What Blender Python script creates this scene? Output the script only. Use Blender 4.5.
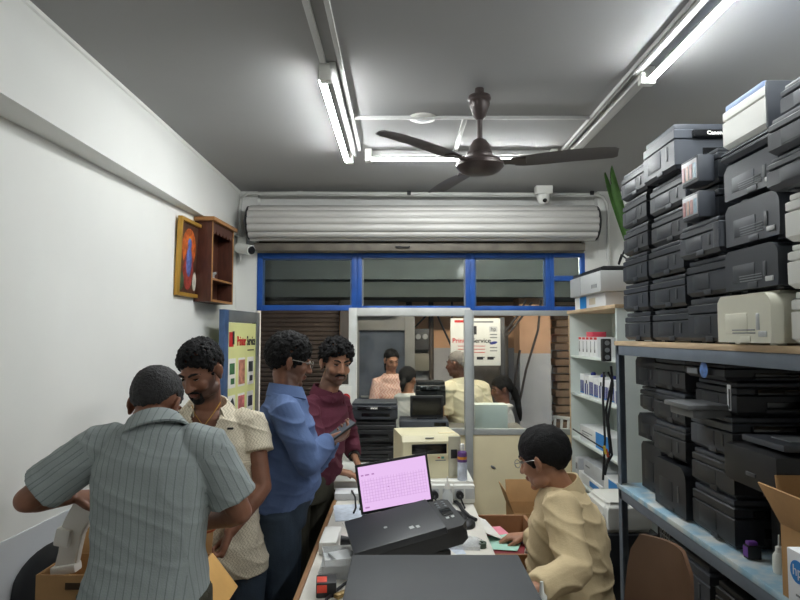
import bpy, bmesh, math, random
import numpy as np
from mathutils import Vector, Matrix, Euler, noise

for o in list(bpy.data.objects):
    bpy.data.objects.remove(o)
SC = bpy.context.scene
COL = SC.collection
V = Vector
R = math.radians
rnd = random.Random(7)

# ------------------------------------------------------------------ camera, world, exposure
PITCH = math.atan(35 / 600)
CAMZ = 1.65
cd = bpy.data.cameras.new('camera')
cam = bpy.data.objects.new('camera', cd)
COL.objects.link(cam)
cam.location = (0, 0, CAMZ)
cam.rotation_euler = (math.pi / 2 + PITCH, 0, 0)
cd.sensor_width = 36
cd.lens = 27
cd.clip_start = 0.05
SC.camera = cam
w = bpy.data.worlds.new('world')
SC.world = w
w.use_nodes = True
bg = w.node_tree.nodes['Background']
bg.inputs[0].default_value = (0.55, 0.62, 0.75, 1)
bg.inputs[1].default_value = 0.20
SC.view_settings.view_transform = 'Standard'
SC.view_settings.look = 'None'
SC.view_settings.gamma = 1
SC.view_settings.exposure = 1.68
TUBE_STRENGTH = 45.0
try:
    SC.cycles.use_denoising = True
    SC.cycles.max_bounces = 8
    SC.cycles.transparent_max_bounces = 12
    SC.cycles.sample_clamp_indirect = 4.0
except Exception:
    pass
SP, CP = math.sin(PITCH), math.cos(PITCH)


def U(px, py, y):
    """world point seen at a photo pixel at distance y from the camera"""
    xc, yc = (px - 400) / 600, (300 - py) / 600
    t = y / (CP - yc * SP)
    return V((xc * t, y, CAMZ + (SP + yc * CP) * t))


# ------------------------------------------------------------------ materials
def S(r, g, b):
    f = lambda c: (c / 255 / 12.92) if c / 255 <= 0.04045 else ((c / 255 + 0.055) / 1.055) ** 2.4
    return (f(r), f(g), f(b), 1)


MATS = {}


def nd(nt, t, **kw):
    n = nt.nodes.new(t)
    for k, v in kw.items():
        setattr(n, k, v)
    return n


def mat(name, col, rough=0.5, metal=0.0, var=0.12, vscale=6.0, bump=0.0, bscale=60.0, stretch=None, spec=0.5, coat=0.0, col2=None, contrast=None):
    if name in MATS:
        return MATS[name]
    m = bpy.data.materials.new(name)
    m.use_nodes = True
    nt = m.node_tree
    b = nt.nodes['Principled BSDF']
    b.inputs['Roughness'].default_value = rough
    b.inputs['Metallic'].default_value = metal
    b.inputs['Specular IOR Level'].default_value = spec
    if coat:
        b.inputs['Coat Weight'].default_value = coat
    tc = nd(nt, 'ShaderNodeTexCoord')
    src = tc.outputs['Object']
    if stretch:
        mp = nd(nt, 'ShaderNodeMapping')
        mp.inputs['Scale'].default_value = stretch
        nt.links.new(src, mp.inputs[0])
        src = mp.outputs[0]
    n = nd(nt, 'ShaderNodeTexNoise')
    n.inputs['Scale'].default_value = vscale
    n.inputs['Detail'].default_value = 5
    nt.links.new(src, n.inputs['Vector'])
    cr = nd(nt, 'ShaderNodeValToRGB')
    lo, hi = contrast or (0.3, 0.7)
    cr.color_ramp.elements[0].position = lo
    cr.color_ramp.elements[1].position = hi
    c2 = col2 or tuple(min(1, c * (1 + var)) for c in col[:3]) + (1,)
    c1 = col if col2 else tuple(c * (1 - var) for c in col[:3]) + (1,)
    cr.color_ramp.elements[0].color = c1
    cr.color_ramp.elements[1].color = c2
    nt.links.new(n.outputs['Fac'], cr.inputs[0])
    nt.links.new(cr.outputs[0], b.inputs['Base Color'])
    if bump:
        n2 = nd(nt, 'ShaderNodeTexNoise')
        n2.inputs['Scale'].default_value = bscale
        n2.inputs['Detail'].default_value = 3
        nt.links.new(src, n2.inputs['Vector'])
        bp = nd(nt, 'ShaderNodeBump')
        bp.inputs['Strength'].default_value = bump
        bp.inputs['Distance'].default_value = 0.01
        nt.links.new(n2.outputs['Fac'], bp.inputs['Height'])
        nt.links.new(bp.outputs[0], b.inputs['Normal'])
    MATS[name] = m
    return m


def emit(name, col, strength):
    m = bpy.data.materials.new(name)
    m.use_nodes = True
    nt = m.node_tree
    nt.nodes.remove(nt.nodes['Principled BSDF'])
    e = nd(nt, 'ShaderNodeEmission')
    e.inputs[0].default_value = col
    e.inputs[1].default_value = strength
    nt.links.new(e.outputs[0], nt.nodes['Material Output'].inputs[0])
    return m


def glassmat(name, tint=(0.9, 0.93, 0.93, 1), gloss=0.025, rough=0.05):
    m = bpy.data.materials.new(name)
    m.use_nodes = True
    nt = m.node_tree
    nt.nodes.remove(nt.nodes['Principled BSDF'])
    t = nd(nt, 'ShaderNodeBsdfTransparent')
    t.inputs[0].default_value = tint
    g = nd(nt, 'ShaderNodeBsdfGlossy')
    g.inputs['Roughness'].default_value = rough
    mx = nd(nt, 'ShaderNodeMixShader')
    mx.inputs[0].default_value = gloss
    nt.links.new(t.outputs[0], mx.inputs[1])
    nt.links.new(g.outputs[0], mx.inputs[2])
    nt.links.new(mx.outputs[0], nt.nodes['Material Output'].inputs[0])
    return m


def cloth(name, col, stripe=None, period=0.03, width=0.2, zig=None, bump=0.25, wear=0.10, bscale=220):
    m = bpy.data.materials.new(name)
    m.use_nodes = True
    nt = m.node_tree
    L = nt.links.new
    b = nt.nodes['Principled BSDF']
    b.inputs['Roughness'].default_value = 0.85
    b.inputs['Specular IOR Level'].default_value = 0.2
    tc = nd(nt, 'ShaderNodeTexCoord')
    n = nd(nt, 'ShaderNodeTexNoise')
    n.inputs['Scale'].default_value = 9
    n.inputs['Detail'].default_value = 6
    L(tc.outputs['Object'], n.inputs['Vector'])
    cr = nd(nt, 'ShaderNodeValToRGB')
    cr.color_ramp.elements[0].position = 0.3
    cr.color_ramp.elements[1].position = 0.7
    cr.color_ramp.elements[0].color = tuple(c * (1 - wear) for c in col[:3]) + (1,)
    cr.color_ramp.elements[1].color = tuple(c * (1 + wear) for c in col[:3]) + (1,)
    L(n.outputs['Fac'], cr.inputs[0])
    out = cr.outputs[0]
    if stripe:
        a = nd(nt, 'ShaderNodeAttribute', attribute_name='su')
        v = a.outputs['Fac']
        if zig:
            sv = nd(nt, 'ShaderNodeAttribute', attribute_name='sv')
            pp = nd(nt, 'ShaderNodeMath', operation='PINGPONG')
            L(sv.outputs['Fac'], pp.inputs[0])
            pp.inputs[1].default_value = zig
            ad = nd(nt, 'ShaderNodeMath', operation='ADD')
            L(v, ad.inputs[0])
            L(pp.outputs[0], ad.inputs[1])
            v = ad.outputs[0]
        d = nd(nt, 'ShaderNodeMath', operation='DIVIDE')
        L(v, d.inputs[0])
        d.inputs[1].default_value = period
        fr = nd(nt, 'ShaderNodeMath', operation='FRACT')
        L(d.outputs[0], fr.inputs[0])
        lt = nd(nt, 'ShaderNodeMath', operation='LESS_THAN')
        L(fr.outputs[0], lt.inputs[0])
        lt.inputs[1].default_value = width
        mx = nd(nt, 'ShaderNodeMix', data_type='RGBA')
        L(lt.outputs[0], mx.inputs[0])
        L(out, mx.inputs[6])
        mx.inputs[7].default_value = stripe
        out = mx.outputs[2]
    L(out, b.inputs['Base Color'])
    n2 = nd(nt, 'ShaderNodeTexNoise')
    n2.inputs['Scale'].default_value = bscale
    L(tc.outputs['Object'], n2.inputs['Vector'])
    n3 = nd(nt, 'ShaderNodeTexNoise')
    n3.inputs['Scale'].default_value = 14
    n3.inputs['Detail'].default_value = 3
    n3.inputs['Distortion'].default_value = 1.0
    L(tc.outputs['Object'], n3.inputs['Vector'])
    ad2 = nd(nt, 'ShaderNodeMath', operation='MULTIPLY_ADD')
    L(n3.outputs['Fac'], ad2.inputs[0])
    ad2.inputs[1].default_value = 2.0
    L(n2.outputs['Fac'], ad2.inputs[2])
    bp = nd(nt, 'ShaderNodeBump')
    bp.inputs['Strength'].default_value = bump
    bp.inputs['Distance'].default_value = 0.012
    L(ad2.outputs[0], bp.inputs['Height'])
    L(bp.outputs[0], b.inputs['Normal'])
    return m


def skinmat(name, col, stub, lip):
    m = bpy.data.materials.new(name)
    m.use_nodes = True
    nt = m.node_tree
    L = nt.links.new
    b = nt.nodes['Principled BSDF']
    b.inputs['Roughness'].default_value = 0.48
    b.inputs['Specular IOR Level'].default_value = 0.35
    tc = nd(nt, 'ShaderNodeTexCoord')
    n = nd(nt, 'ShaderNodeTexNoise')
    n.inputs['Scale'].default_value = 18
    n.inputs['Detail'].default_value = 5
    L(tc.outputs['Object'], n.inputs['Vector'])
    cr = nd(nt, 'ShaderNodeValToRGB')
    cr.color_ramp.elements[0].position = 0.3
    cr.color_ramp.elements[1].position = 0.72
    cr.color_ramp.elements[0].color = tuple(c * 0.85 for c in col[:3]) + (1,)
    cr.color_ramp.elements[1].color = tuple(c * 1.12 for c in col[:3]) + (1,)
    L(n.outputs['Fac'], cr.inputs[0])
    out = cr.outputs[0]
    for att, c in (('stub', stub), ('lip', lip)):
        a = nd(nt, 'ShaderNodeAttribute', attribute_name=att)
        mx = nd(nt, 'ShaderNodeMix', data_type='RGBA')
        L(a.outputs['Fac'], mx.inputs[0])
        L(out, mx.inputs[6])
        mx.inputs[7].default_value = c
        out = mx.outputs[2]
    L(out, b.inputs['Base Color'])
    return m


# ------------------------------------------------------------------ mesh builder
class MB:
    def __init__(s):
        s.bm = bmesh.new()
        s.slots = []
        s.cur = 0

    def use(s, m):
        if m not in s.slots:
            s.slots.append(m)
        s.cur = s.slots.index(m)
        return s

    def _fin(s, faces):
        for f in faces:
            f.material_index = s.cur

    def box(s, c, size, rot=None, bev=0.0, seg=2):
        M = Matrix.Translation(V(c))
        if rot is not None:
            M = M @ (rot.to_4x4() if isinstance(rot, Matrix) else Euler(rot).to_matrix().to_4x4())
        r = bmesh.ops.create_cube(s.bm, size=1.0)
        vs = r['verts']
        for v in vs:
            v.co = M @ V((v.co.x * size[0], v.co.y * size[1], v.co.z * size[2]))
        fs = list({f for v in vs for f in v.link_faces})
        s._fin(fs)
        if bev > 0:
            bev = min(bev, min(size) * 0.45)
            es = list({e for v in vs for e in v.link_edges})
            q = bmesh.ops.bevel(s.bm, geom=es, offset=bev, segments=seg, affect='EDGES', profile=0.6)
            s._fin(q['faces'])
        return s

    def span(s, a, b, bev=0.0):
        return s.box([(a[i] + b[i]) / 2 for i in range(3)], [abs(b[i] - a[i]) for i in range(3)], None, bev)

    def rings(s, rings, closed=True, caps=True):
        vr = [[s.bm.verts.new(p) for p in r] for r in rings]
        n = len(rings[0])
        fs = []
        for a, b in zip(vr[:-1], vr[1:]):
            for i in range(n if closed else n - 1):
                j = (i + 1) % n
                fs.append(s.bm.faces.new((a[i], a[j], b[j], b[i])))
        if caps and closed:
            fs.append(s.bm.faces.new(list(reversed(vr[0]))))
            fs.append(s.bm.faces.new(vr[-1]))
        s._fin(fs)
        return s

    def tube(s, pts, r, n=10, round_caps=False, flat=1.0):
        pts = [V(p) for p in pts]
        rs = list(r) if isinstance(r, (list, tuple)) else [r] * len(pts)
        tang = []
        for i in range(len(pts)):
            a = pts[max(0, i - 1)]
            b = pts[min(len(pts) - 1, i + 1)]
            tang.append((b - a).normalized())
        up = V((0, 0, 1)) if abs(tang[0].z) < 0.9 else V((0, 1, 0))
        x = tang[0].cross(up).normalized()
        rr = []

        def ring(p, t, x, r):
            y = t.cross(x)
            return [p + x * (r * math.cos(k * 2 * math.pi / n)) + y * (r * flat * math.sin(k * 2 * math.pi / n)) for k in range(n)]
        for i, (p, t) in enumerate(zip(pts, tang)):
            x = (x - t * x.dot(t)).normalized()
            if round_caps and i == 0:
                for a in (80, 55, 28):
                    rr.append(ring(p - t * rs[0] * math.sin(R(a)), t, x, rs[0] * math.cos(R(a))))
            rr.append(ring(p, t, x, rs[i]))
            if round_caps and i == len(pts) - 1:
                for a in (28, 55, 80):
                    rr.append(ring(p + t * rs[i] * math.sin(R(a)), t, x, rs[i] * math.cos(R(a))))
        return s.rings(rr)

    def cyl(s, a, b, r0, r1=None, n=20):
        return s.tube([a, b], [r0, r0 if r1 is None else r1], n)

    def ell(s, c, r, rot=None, u=16, v=10):
        M = Matrix.Translation(V(c))
        if rot is not None:
            M = M @ (rot.to_4x4() if isinstance(rot, Matrix) else Euler(rot).to_matrix().to_4x4())
        q = bmesh.ops.create_uvsphere(s.bm, u_segments=u, v_segments=v, radius=1.0)
        for x in q['verts']:
            x.co = M @ V((x.co.x * r[0], x.co.y * r[1], x.co.z * r[2]))
        s._fin({f for x in q['verts'] for f in x.link_faces})
        return s

    def ico(s, c, r, sub=1):
        q = bmesh.ops.create_icosphere(s.bm, subdivisions=sub, radius=1.0)
        for x in q['verts']:
            x.co = V((c[0] + x.co.x * r[0], c[1] + x.co.y * r[1], c[2] + x.co.z * r[2]))
        s._fin({f for x in q['verts'] for f in x.link_faces})
        return s

    def lathe(s, prof, M=None, n=24):
        M = M or Matrix()
        return s.rings([[M @ V((r * math.cos(k * 2 * math.pi / n), r * math.sin(k * 2 * math.pi / n), z)) for k in range(n)] for r, z in prof])

    def prism(s, poly, h, M=None):
        M = M or Matrix()
        return s.rings([[M @ V((p[0], p[1], z)) for p in poly] for z in (0, h)])

    def build(s, name, m=None, parent=None, ang=38, smooth=True):
        bmesh.ops.recalc_face_normals(s.bm, faces=s.bm.faces)
        me = bpy.data.meshes.new(name)
        s.bm.to_mesh(me)
        s.bm.free()
        return link(name, me, s.slots or [m], parent, ang, smooth)


def link(name, me, mats, parent=None, ang=38, smooth=True):
    for m in mats:
        me.materials.append(m)
    if smooth:
        me.shade_smooth()
        if ang:
            me.set_sharp_from_angle(angle=R(ang))
    o = bpy.data.objects.new(name, me)
    COL.objects.link(o)
    if parent:
        o.parent = parent
    return o


def tag(o, label, cat, group=None, kind=None):
    o['label'] = label
    o['category'] = cat
    if group:
        o['group'] = group
    if kind:
        o['kind'] = kind
    return o


def thing(name, label, cat, loc=(0, 0, 0), rot=(0, 0, 0), group=None):
    o = bpy.data.objects.new(name, None)
    COL.objects.link(o)
    o.location = loc
    o.rotation_euler = rot
    o.empty_display_size = 0.05
    return tag(o, label, cat, group)


def struct(o):
    o['kind'] = 'structure'
    return o


def text(s, size, M, m, name='lettering', parent=None, ext=0.0008, align='CENTER', bold=0.0, xs=1.0):
    cu = bpy.data.curves.new('t', 'FONT')
    cu.body = s
    cu.size = size
    cu.extrude = ext
    cu.offset = bold
    cu.align_x = align
    cu.align_y = 'CENTER'
    t = bpy.data.objects.new('t', cu)
    COL.objects.link(t)
    bpy.context.view_layer.update()
    me = bpy.data.meshes.new_from_object(t.evaluated_get(bpy.context.evaluated_depsgraph_get()))
    bpy.data.objects.remove(t)
    me.transform(M @ Matrix.Diagonal((xs, 1, 1, 1)))
    return link(name, me, [m], parent, None, False)


def face_M(origin, right, up):
    """matrix whose x is right, y is up (for text and flat marks)"""
    x = V(right).normalized()
    y = V(up).normalized()
    z = x.cross(y)
    return Matrix(((x.x, y.x, z.x, origin[0]), (x.y, y.y, z.y, origin[1]), (x.z, y.z, z.z, origin[2]), (0, 0, 0, 1)))


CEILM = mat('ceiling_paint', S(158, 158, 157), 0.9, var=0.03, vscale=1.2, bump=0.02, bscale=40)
WALLM = mat('wall_paint', S(233, 233, 229), 0.75, var=0.03, vscale=1.6, bump=0.03, bscale=25)
DADO = mat('dado_paint', S(206, 209, 213), 0.6, var=0.04, vscale=3)
FLOORM = mat('floor_tile', S(150, 146, 138), 0.4, var=0.1, vscale=4)
BLUE = mat('blue_frame', S(28, 84, 168), 0.42, var=0.18, vscale=9)
BLUEW = mat('worn_blue', S(62, 88, 126), 0.45, var=0.25, vscale=14)
ALU = mat('aluminium', S(176, 180, 180), 0.45, 0.3, var=0.08, vscale=8)
ALUG = mat('grey_aluminium', S(120, 124, 126), 0.45, 0.3, var=0.1, vscale=8)
BEIGE = mat('beige_laminate', S(240, 228, 192), 0.5, var=0.05, vscale=3)
STEEL = mat('rack_steel', S(116, 126, 138), 0.5, 0.2, var=0.08, vscale=10)
SHUT = mat('shutter_steel', S(196, 194, 190), 0.5, 0.2, var=0.10, vscale=5, stretch=(0.4, 2, 2))
DARKSH = mat('dark_shutter', S(66, 57, 51), 0.7, 0.1, var=0.2, vscale=5)
WOODB = mat('raw_board', S(196, 172, 140), 0.7, var=0.2, vscale=12, stretch=(5, 0.6, 5))
WOODE = mat('table_edge_wood', S(146, 106, 68), 0.55, var=0.2, vscale=10)
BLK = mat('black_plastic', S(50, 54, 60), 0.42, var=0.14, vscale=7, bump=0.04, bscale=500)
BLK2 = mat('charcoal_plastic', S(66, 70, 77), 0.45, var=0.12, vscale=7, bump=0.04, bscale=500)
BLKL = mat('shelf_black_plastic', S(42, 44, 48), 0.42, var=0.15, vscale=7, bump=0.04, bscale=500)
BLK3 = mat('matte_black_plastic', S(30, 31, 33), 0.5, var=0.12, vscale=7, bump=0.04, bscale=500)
GLOSSB = mat('gloss_black', S(16, 17, 19), 0.15, var=0.1)
GREYP = mat('grey_plastic', S(118, 122, 126), 0.5, var=0.08)
LGREY = mat('light_grey_plastic', S(190, 192, 192), 0.5, var=0.06)
WHITEP = mat('white_plastic', S(224, 224, 218), 0.45, var=0.05)
OFFW = mat('off_white_plastic', S(228, 226, 208), 0.45, var=0.05)
CREAMP = mat('cream_plastic', S(218, 210, 176), 0.45, var=0.05)
CARD = mat('cardboard', S(178, 138, 92), 0.85, var=0.1, vscale=10, bump=0.05, bscale=80)
CARDY = mat('cardboard_inner', S(206, 160, 92), 0.85, var=0.08, vscale=10)
CARDW = mat('white_carton', S(222, 224, 226), 0.6, var=0.04)
PAPER = mat('paper', S(232, 230, 224), 0.8, var=0.04, vscale=10)
RED = mat('red_ink', S(196, 36, 40), 0.5, var=0.05)
INK = mat('black_ink', S(28, 28, 32), 0.6, var=0.05)
SKYB = mat('sky_blue_print', S(30, 128, 204), 0.5, var=0.06)
NAVY = mat('navy_print', S(40, 52, 130), 0.5, var=0.08)
GLASS = glassmat('window_glass')
GLASSD = glassmat('transom_glass', (0.66, 0.70, 0.70, 1), 0.022, 0.08)

# ------------------------------------------------------------------ room shell
FY = 4.65      # front partition plane
H = 2.775
XR = 1.75
BY = -3.0


def lwx(y):    # the left wall runs slightly askew
    return -(1.275 + 0.045 * (FY - y))


struct(MB().span((-2.0, BY - 0.1, -0.1), (XR + 0.1, FY + 0.1, 0)).build('floor', FLOORM))
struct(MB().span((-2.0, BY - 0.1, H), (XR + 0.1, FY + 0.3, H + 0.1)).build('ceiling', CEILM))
m = MB()
m.rings([[V((lwx(y), y, 0)), V((lwx(y), y, H)), V((-2.1, y, H)), V((-2.1, y, 0))] for y in (BY, FY + 0.02)])
struct(m.build('wall_left', WALLM, smooth=False))
struct(MB().span((-2.1, BY - 0.1, 0), (XR + 0.1, BY, H)).build('wall_back', WALLM))
struct(MB().span((XR, BY, 0), (XR + 0.1, FY + 0.1, H)).build('wall_right', WALLM))
# beam along the top of the left wall
m = MB()
m.rings([[V((-1.257, y, H - 0.002)), V((-1.257, y, 2.412)), V((lwx(y) - 0.02, y, 2.412)), V((lwx(y) - 0.02, y, H - 0.002))] for y in (BY, FY + 0.02)])
struct(m.build('trim_1', WALLM, smooth=False))
# thin cove strip between beam and ceiling
m = MB()
m.tube([(-1.256, BY, H - 0.006), (-1.256, FY - 0.01, H - 0.006)], 0.012, 8)
struct(m.build('trim_2', WALLM))
# painted dado
m = MB()
m.rings([[V((lwx(y) - 0.004, y, 0)), V((lwx(y) - 0.004, y, 0.93)), V((lwx(y) + 0.006, y, 0.93)), V((lwx(y) + 0.006, y, 0))] for y in (BY, FY - 0.75)])
struct(m.build('baseboard_left', DADO, smooth=False))
# front wall: left strip, right strip, jamb, lintel zone
FL = MB()
FL.span((-1.40, FY, 0), (-1.115, FY + 0.16, H))
FL.span((1.55, FY, 0), (XR + 0.05, FY + 0.16, H))
FL.span((1.437, FY + 0.004, 0), (1.55, FY + 0.16, 2.43))
FL.span((-1.115, FY + 0.10, 2.42), (1.55, FY + 0.16, H))
struct(FL.build('wall_front', WALLM, smooth=False))
LINT = mat('lintel_beige', S(206, 190, 156), 0.8, var=0.35, vscale=6, stretch=(1, 1, 5), col2=S(110, 96, 76), contrast=(0.55, 0.9))
struct(MB().span((-1.112, FY + 0.0, 2.292), (1.435, FY + 0.06, 2.355)).build('trim_3', LINT))
struct(MB().span((-1.112, FY + 0.05, 2.355), (1.435, FY + 0.1, 2.44)).build('gap_shade_strip', mat('gap_shade', S(52, 48, 44), 0.9)))  # dark-coloured strip painting in the shade of the gap above the lintel

# ------------------------------------------------------------------ rolled steel shutter
sh = thing('roller_shutter', 'rolled-up grey corrugated steel shutter under the ceiling above blue frames', 'shutter', (0.17, FY - 0.14, 2.35))
prof = []
nb = 13
for k in range(nb * 8):
    a = k * 2 * math.pi / (nb * 8)
    r = 0.126 + 0.016 * abs(math.sin(a * nb / 2)) ** 0.7 - 0.004
    prof.append((r * math.cos(a), r * math.sin(a)))
m = MB()
m.rings([[V((x, p[0], 0.145 + p[1])) for p in prof] for x in (-1.3, 1.3)])
m.build('curtain_roll', SHUT, sh, ang=50)
for sx in (-1, 1):
    m = MB()
    m.lathe([(0.02, -0.008), (0.13, -0.008), (0.132, 0), (0.13, 0.008), (0.02, 0.008)], Matrix.Translation((sx * 1.309, 0, 0.145)) @ Matrix.Rotation(math.pi / 2, 4, 'Y'), 28)
    m.build('end_plate', mat('dark_steel', S(48, 48, 50), 0.6, 0.3), sh)
m = MB()
m.span((-1.28, 0.02, -0.06), (1.24, 0.075, 0.0), 0.004)
m.build('bottom_bar', mat('bar_grey', S(110, 104, 94), 0.6, 0.2, var=0.3, vscale=8), sh)
m = MB()
m.tube([(-0.2, 0.012, -0.03), (-0.2, 0.0, -0.035), (-0.1, 0.0, -0.035), (-0.1, 0.012, -0.03)], 0.006, 8)
m.build('pull_handle', mat('dark_steel', S(48, 48, 50)), sh)

# ------------------------------------------------------------------ front partition: windows, frames, door
zt0, zt1 = 1.84, 2.288


def frame(name, x0, x1, z0, z1, t, m_, glass, y=FY, dep=0.05, gl=True, inner=None):
    f = MB()
    f.span((x0, y, z0), (x0 + t, y + dep, z1), 0.003)
    f.span((x1 - t, y, z0), (x1, y + dep, z1), 0.003)
    f.span((x0 + t, y, z1 - t), (x1 - t, y + dep, z1), 0.003)
    f.span((x0 + t, y, z0), (x1 - t, y + dep, z0 + t), 0.003)
    o = struct(f.build(name, m_))
    if inner:
        g = MB()
        g.span((x0 + t, y + 0.012, z0 + t), (x0 + t + 0.012, y + dep - 0.01, z1 - t))
        g.span((x1 - t - 0.012, y + 0.012, z0 + t), (x1 - t, y + dep - 0.01, z1 - t))
        g.span((x0 + t, y + 0.012, z1 - t - 0.012), (x1 - t, y + dep - 0.01, z1 - t))
        g.build('window_bead', inner, o)
    if gl:
        MB().span((x0 + t, y + 0.022, z0 + t), (x1 - t, y + 0.026, z1 - t)).build('pane', glass, o)
    return o


def X(px):
    return (px - 400) / 600 * FY


frame('window_1', X(256.5), X(357), zt0, zt1, 0.042, BLUE, GLASSD, inner=BLUEW)
frame('window_2', X(357), X(470.5), zt0, zt1, 0.036, BLUE, GLASSD, inner=ALUG)
frame('window_3', X(470.5), X(551), zt0, zt1, 0.036, BLUE, GLASSD, inner=BLUEW)
o = frame('window_4', X(551), X(586), zt0, zt1, 0.030, BLUE, GLASSD)
MB().span((X(555), FY, 2.07), (X(582), FY + 0.05, 2.11), 0.003).build('window_bar', BLUE, o)
o = frame('window_5', X(350), X(470.5), 0.885, 1.845, 0.05, ALU, GLASS, y=FY - 0.012)
MB().span((X(350) + .002, FY - 0.013, 1.80), (X(470.5) - .002, FY + 0.036, 1.86), 0.004).build('window_rail', mat('white_aluminium', S(214, 216, 212), 0.4, 0.1), o)
frame('window_6', X(468), X(586), 0.885, 1.845, 0.045, ALU, GLASS, y=FY + 0.002)
struct(MB().span((X(464.5), FY - 0.02, 0), (X(472), FY + 0.05, 1.845), 0.004).build('trim_5', ALU))
struct(MB().span((X(472), FY + 0.01, 0.0), (X(586), FY + 0.04, 0.885)).build('wall_front_panel_right', BEIGE))
struct(MB().span((X(350), FY + 0.012, 0.0), (X(464.5), FY + 0.04, 0.885)).build('wall_front_panel_middle', BEIGE))
struct(MB().span((X(349), FY - 0.02, 0), (X(357), FY + 0.05, 1.86), 0.004).build('trim_6', mat('white_aluminium', S(214, 216, 212))))
mk = tag(MB().ell((X(492), FY + 0.006, 0.64), (0.022, 0.005, 0.009), (0, 0.6, 0)).build('door_latch', ALUG), 'small dark oval latch on the beige panel under the window', 'latch')

# glass door leaf swung open against the left wall
d0, d1 = V((-1.098, FY - 0.03, 0)), V((-1.172, 3.95, 0))
ax = (d1 - d0).normalized()
Ld = (d1 - d0).length
nrm = V((-ax.y, ax.x, 0))
if nrm.x < 0:
    nrm = -nrm
dr = bpy.data.objects.new('door_1', None)
COL.objects.link(dr)
struct(dr)
Md = Matrix(((ax.x, nrm.x, 0, d0.x), (ax.y, nrm.y, 0, d0.y), (0, 0, 1, 0.02), (0, 0, 0, 1)))
dr.matrix_world = Md
f = MB()
f.use(BLUEW)
f.span((Ld - 0.07, -0.02, 0), (Ld, 0.02, 1.80), 0.004)
f.use(ALUG)
f.span((0, -0.02, 0), (0.06, 0.02, 1.80), 0.004)
f.span((0.06, -0.02, 1.72), (Ld - 0.07, 0.02, 1.80), 0.004)
f.span((0.06, -0.02, 0.0), (Ld - 0.07, 0.02, 0.12), 0.004)
f.build('door_frame', None, dr)
MB().span((0.06, -0.004, 0.12), (Ld - 0.07, 0.004, 1.72)).build('pane', GLASS, dr)
# poster on the door
po = thing('poster', 'yellow-green printer service poster with product pictures fixed to the open glass door', 'poster')
po.matrix_world = Md
YEL = mat('poster_yellow', S(222, 224, 156), 0.6, var=0.08, vscale=3)
MB().span((0.065, 0.006, 0.70), (Ld - 0.075, 0.012, 1.715)).build('sheet', YEL, po)
pw = Ld - 0.14
MT = lambda u, v: face_M((Ld - 0.075 - u * pw, 0.0135, v), (-1, 0, 0), (0, 0, 1))
text('Printer', 0.092, MT(0.46, 1.585), RED, 'lettering', po, 0.001, bold=0.002, xs=0.64)
text('Service', 0.092, MT(0.81, 1.585), INK, 'lettering', po, 0.001, bold=0.002, xs=0.64)
m = MB()
m.use(RED).box((Ld - 0.075 - 0.11 * pw, 0.013, 1.60), (0.075, 0.003, 0.10), bev=0.001)
m.use(INK).box((Ld - 0.075 - 0.17 * pw, 0.015, 1.61), (0.030, 0.003, 0.09))
MB().box((Ld - 0.075 - 0.80 * pw, 0.0135, 1.52), (0.13, 0.001, 0.008)).build('small_print', INK, po)
m.build('logo', None, po)
pcol = [S(60, 110, 70), S(190, 130, 110), S(50, 56, 60), S(40, 44, 48), S(196, 110, 110), S(60, 60, 80), S(70, 70, 70), S(220, 140, 60), S(90, 90, 90)]
k = 0
for r_ in range(3):
    for c_ in range(3):
        u, v_ = 0.14 + 0.33 * c_, 1.37 - 0.25 * r_
        m = MB()
        cx = Ld - 0.075 - u * pw
        m.use(PAPER).box((cx, 0.013, v_), (0.125, 0.003, 0.20))
        pm = mat('poster_print_%d' % k, pcol[k], 0.6, var=0.5, vscale=22)
        if c_ == 1:
            m.use(pm).box((cx, 0.015, v_), (0.115, 0.003, 0.17))
        else:
            m.use(pm).box((cx, 0.015, v_ + 0.03), (0.085, 0.003, 0.075), (0, 0.5 * (c_ == 0) * (r_ == 1), 0))
            m.box((cx - 0.01, 0.015, v_ - 0.055), (0.06, 0.003, 0.04))
        m.build('printed_picture', None, po)
        k += 1

# ------------------------------------------------------------------ outside the shop
struct(MB().span((-7, FY + 0.1, -0.25), (7, 9, -0.1)).build('ground_street', mat('street', S(96, 92, 86), 0.9, var=0.2)))
FAC = MB()
PEACH = mat('peach_wall', S(226, 178, 138), 0.85, var=0.10, vscale=3)
WGREY = mat('whitewash_wall', S(190, 190, 192), 0.85, var=0.10, vscale=3)
FAC.use(WGREY).span((-7, 7.0, -0.1), (7, 7.2, 1.50))
FAC.use(PEACH).span((-7, 7.0, 1.50), (7, 7.2, 4.2))
struct(FAC.build('wall_outside', None, smooth=False))
CANM = mat('dark_canopy', S(70, 80, 84), 0.8, var=0.2)
struct(MB().span((-7, 6.0, 2.03), (7, 6.9, 2.2)).build('trim_7', mat('canopy_beam', S(86, 94, 94), 0.8, var=0.15)))
struct(MB().span((-7, FY + 0.2, 2.62), (7, 6.6, 2.72)).build('ceiling_outside', CANM))
struct(MB().span((-7, 5.9, 2.2), (7, 6.0, 2.62)).build('trim_8', mat('canopy_fascia', S(98, 108, 110), 0.8, var=0.15)))


def corr(name, x0, x1, z0, z1, y, pitch, amp, m_):
    b = MB()
    n = int((z1 - z0) / pitch)
    prof = []
    for i in range(n + 1):
        z = z0 + i * (z1 - z0) / n
        prof += [(y, z), (y - amp, z + pitch * 0.3), (y - amp, z + pitch * 0.7)]
    prof = [p for p in prof if p[1] <= z1 + 0.001]
    poly = prof + [(y + 0.03, z1), (y + 0.03, z0)]
    b.rings([[V((x, p[0], p[1])) for p in poly] for x in (x0, x1)])
    return b.build(name, m_, smooth=False)


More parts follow.
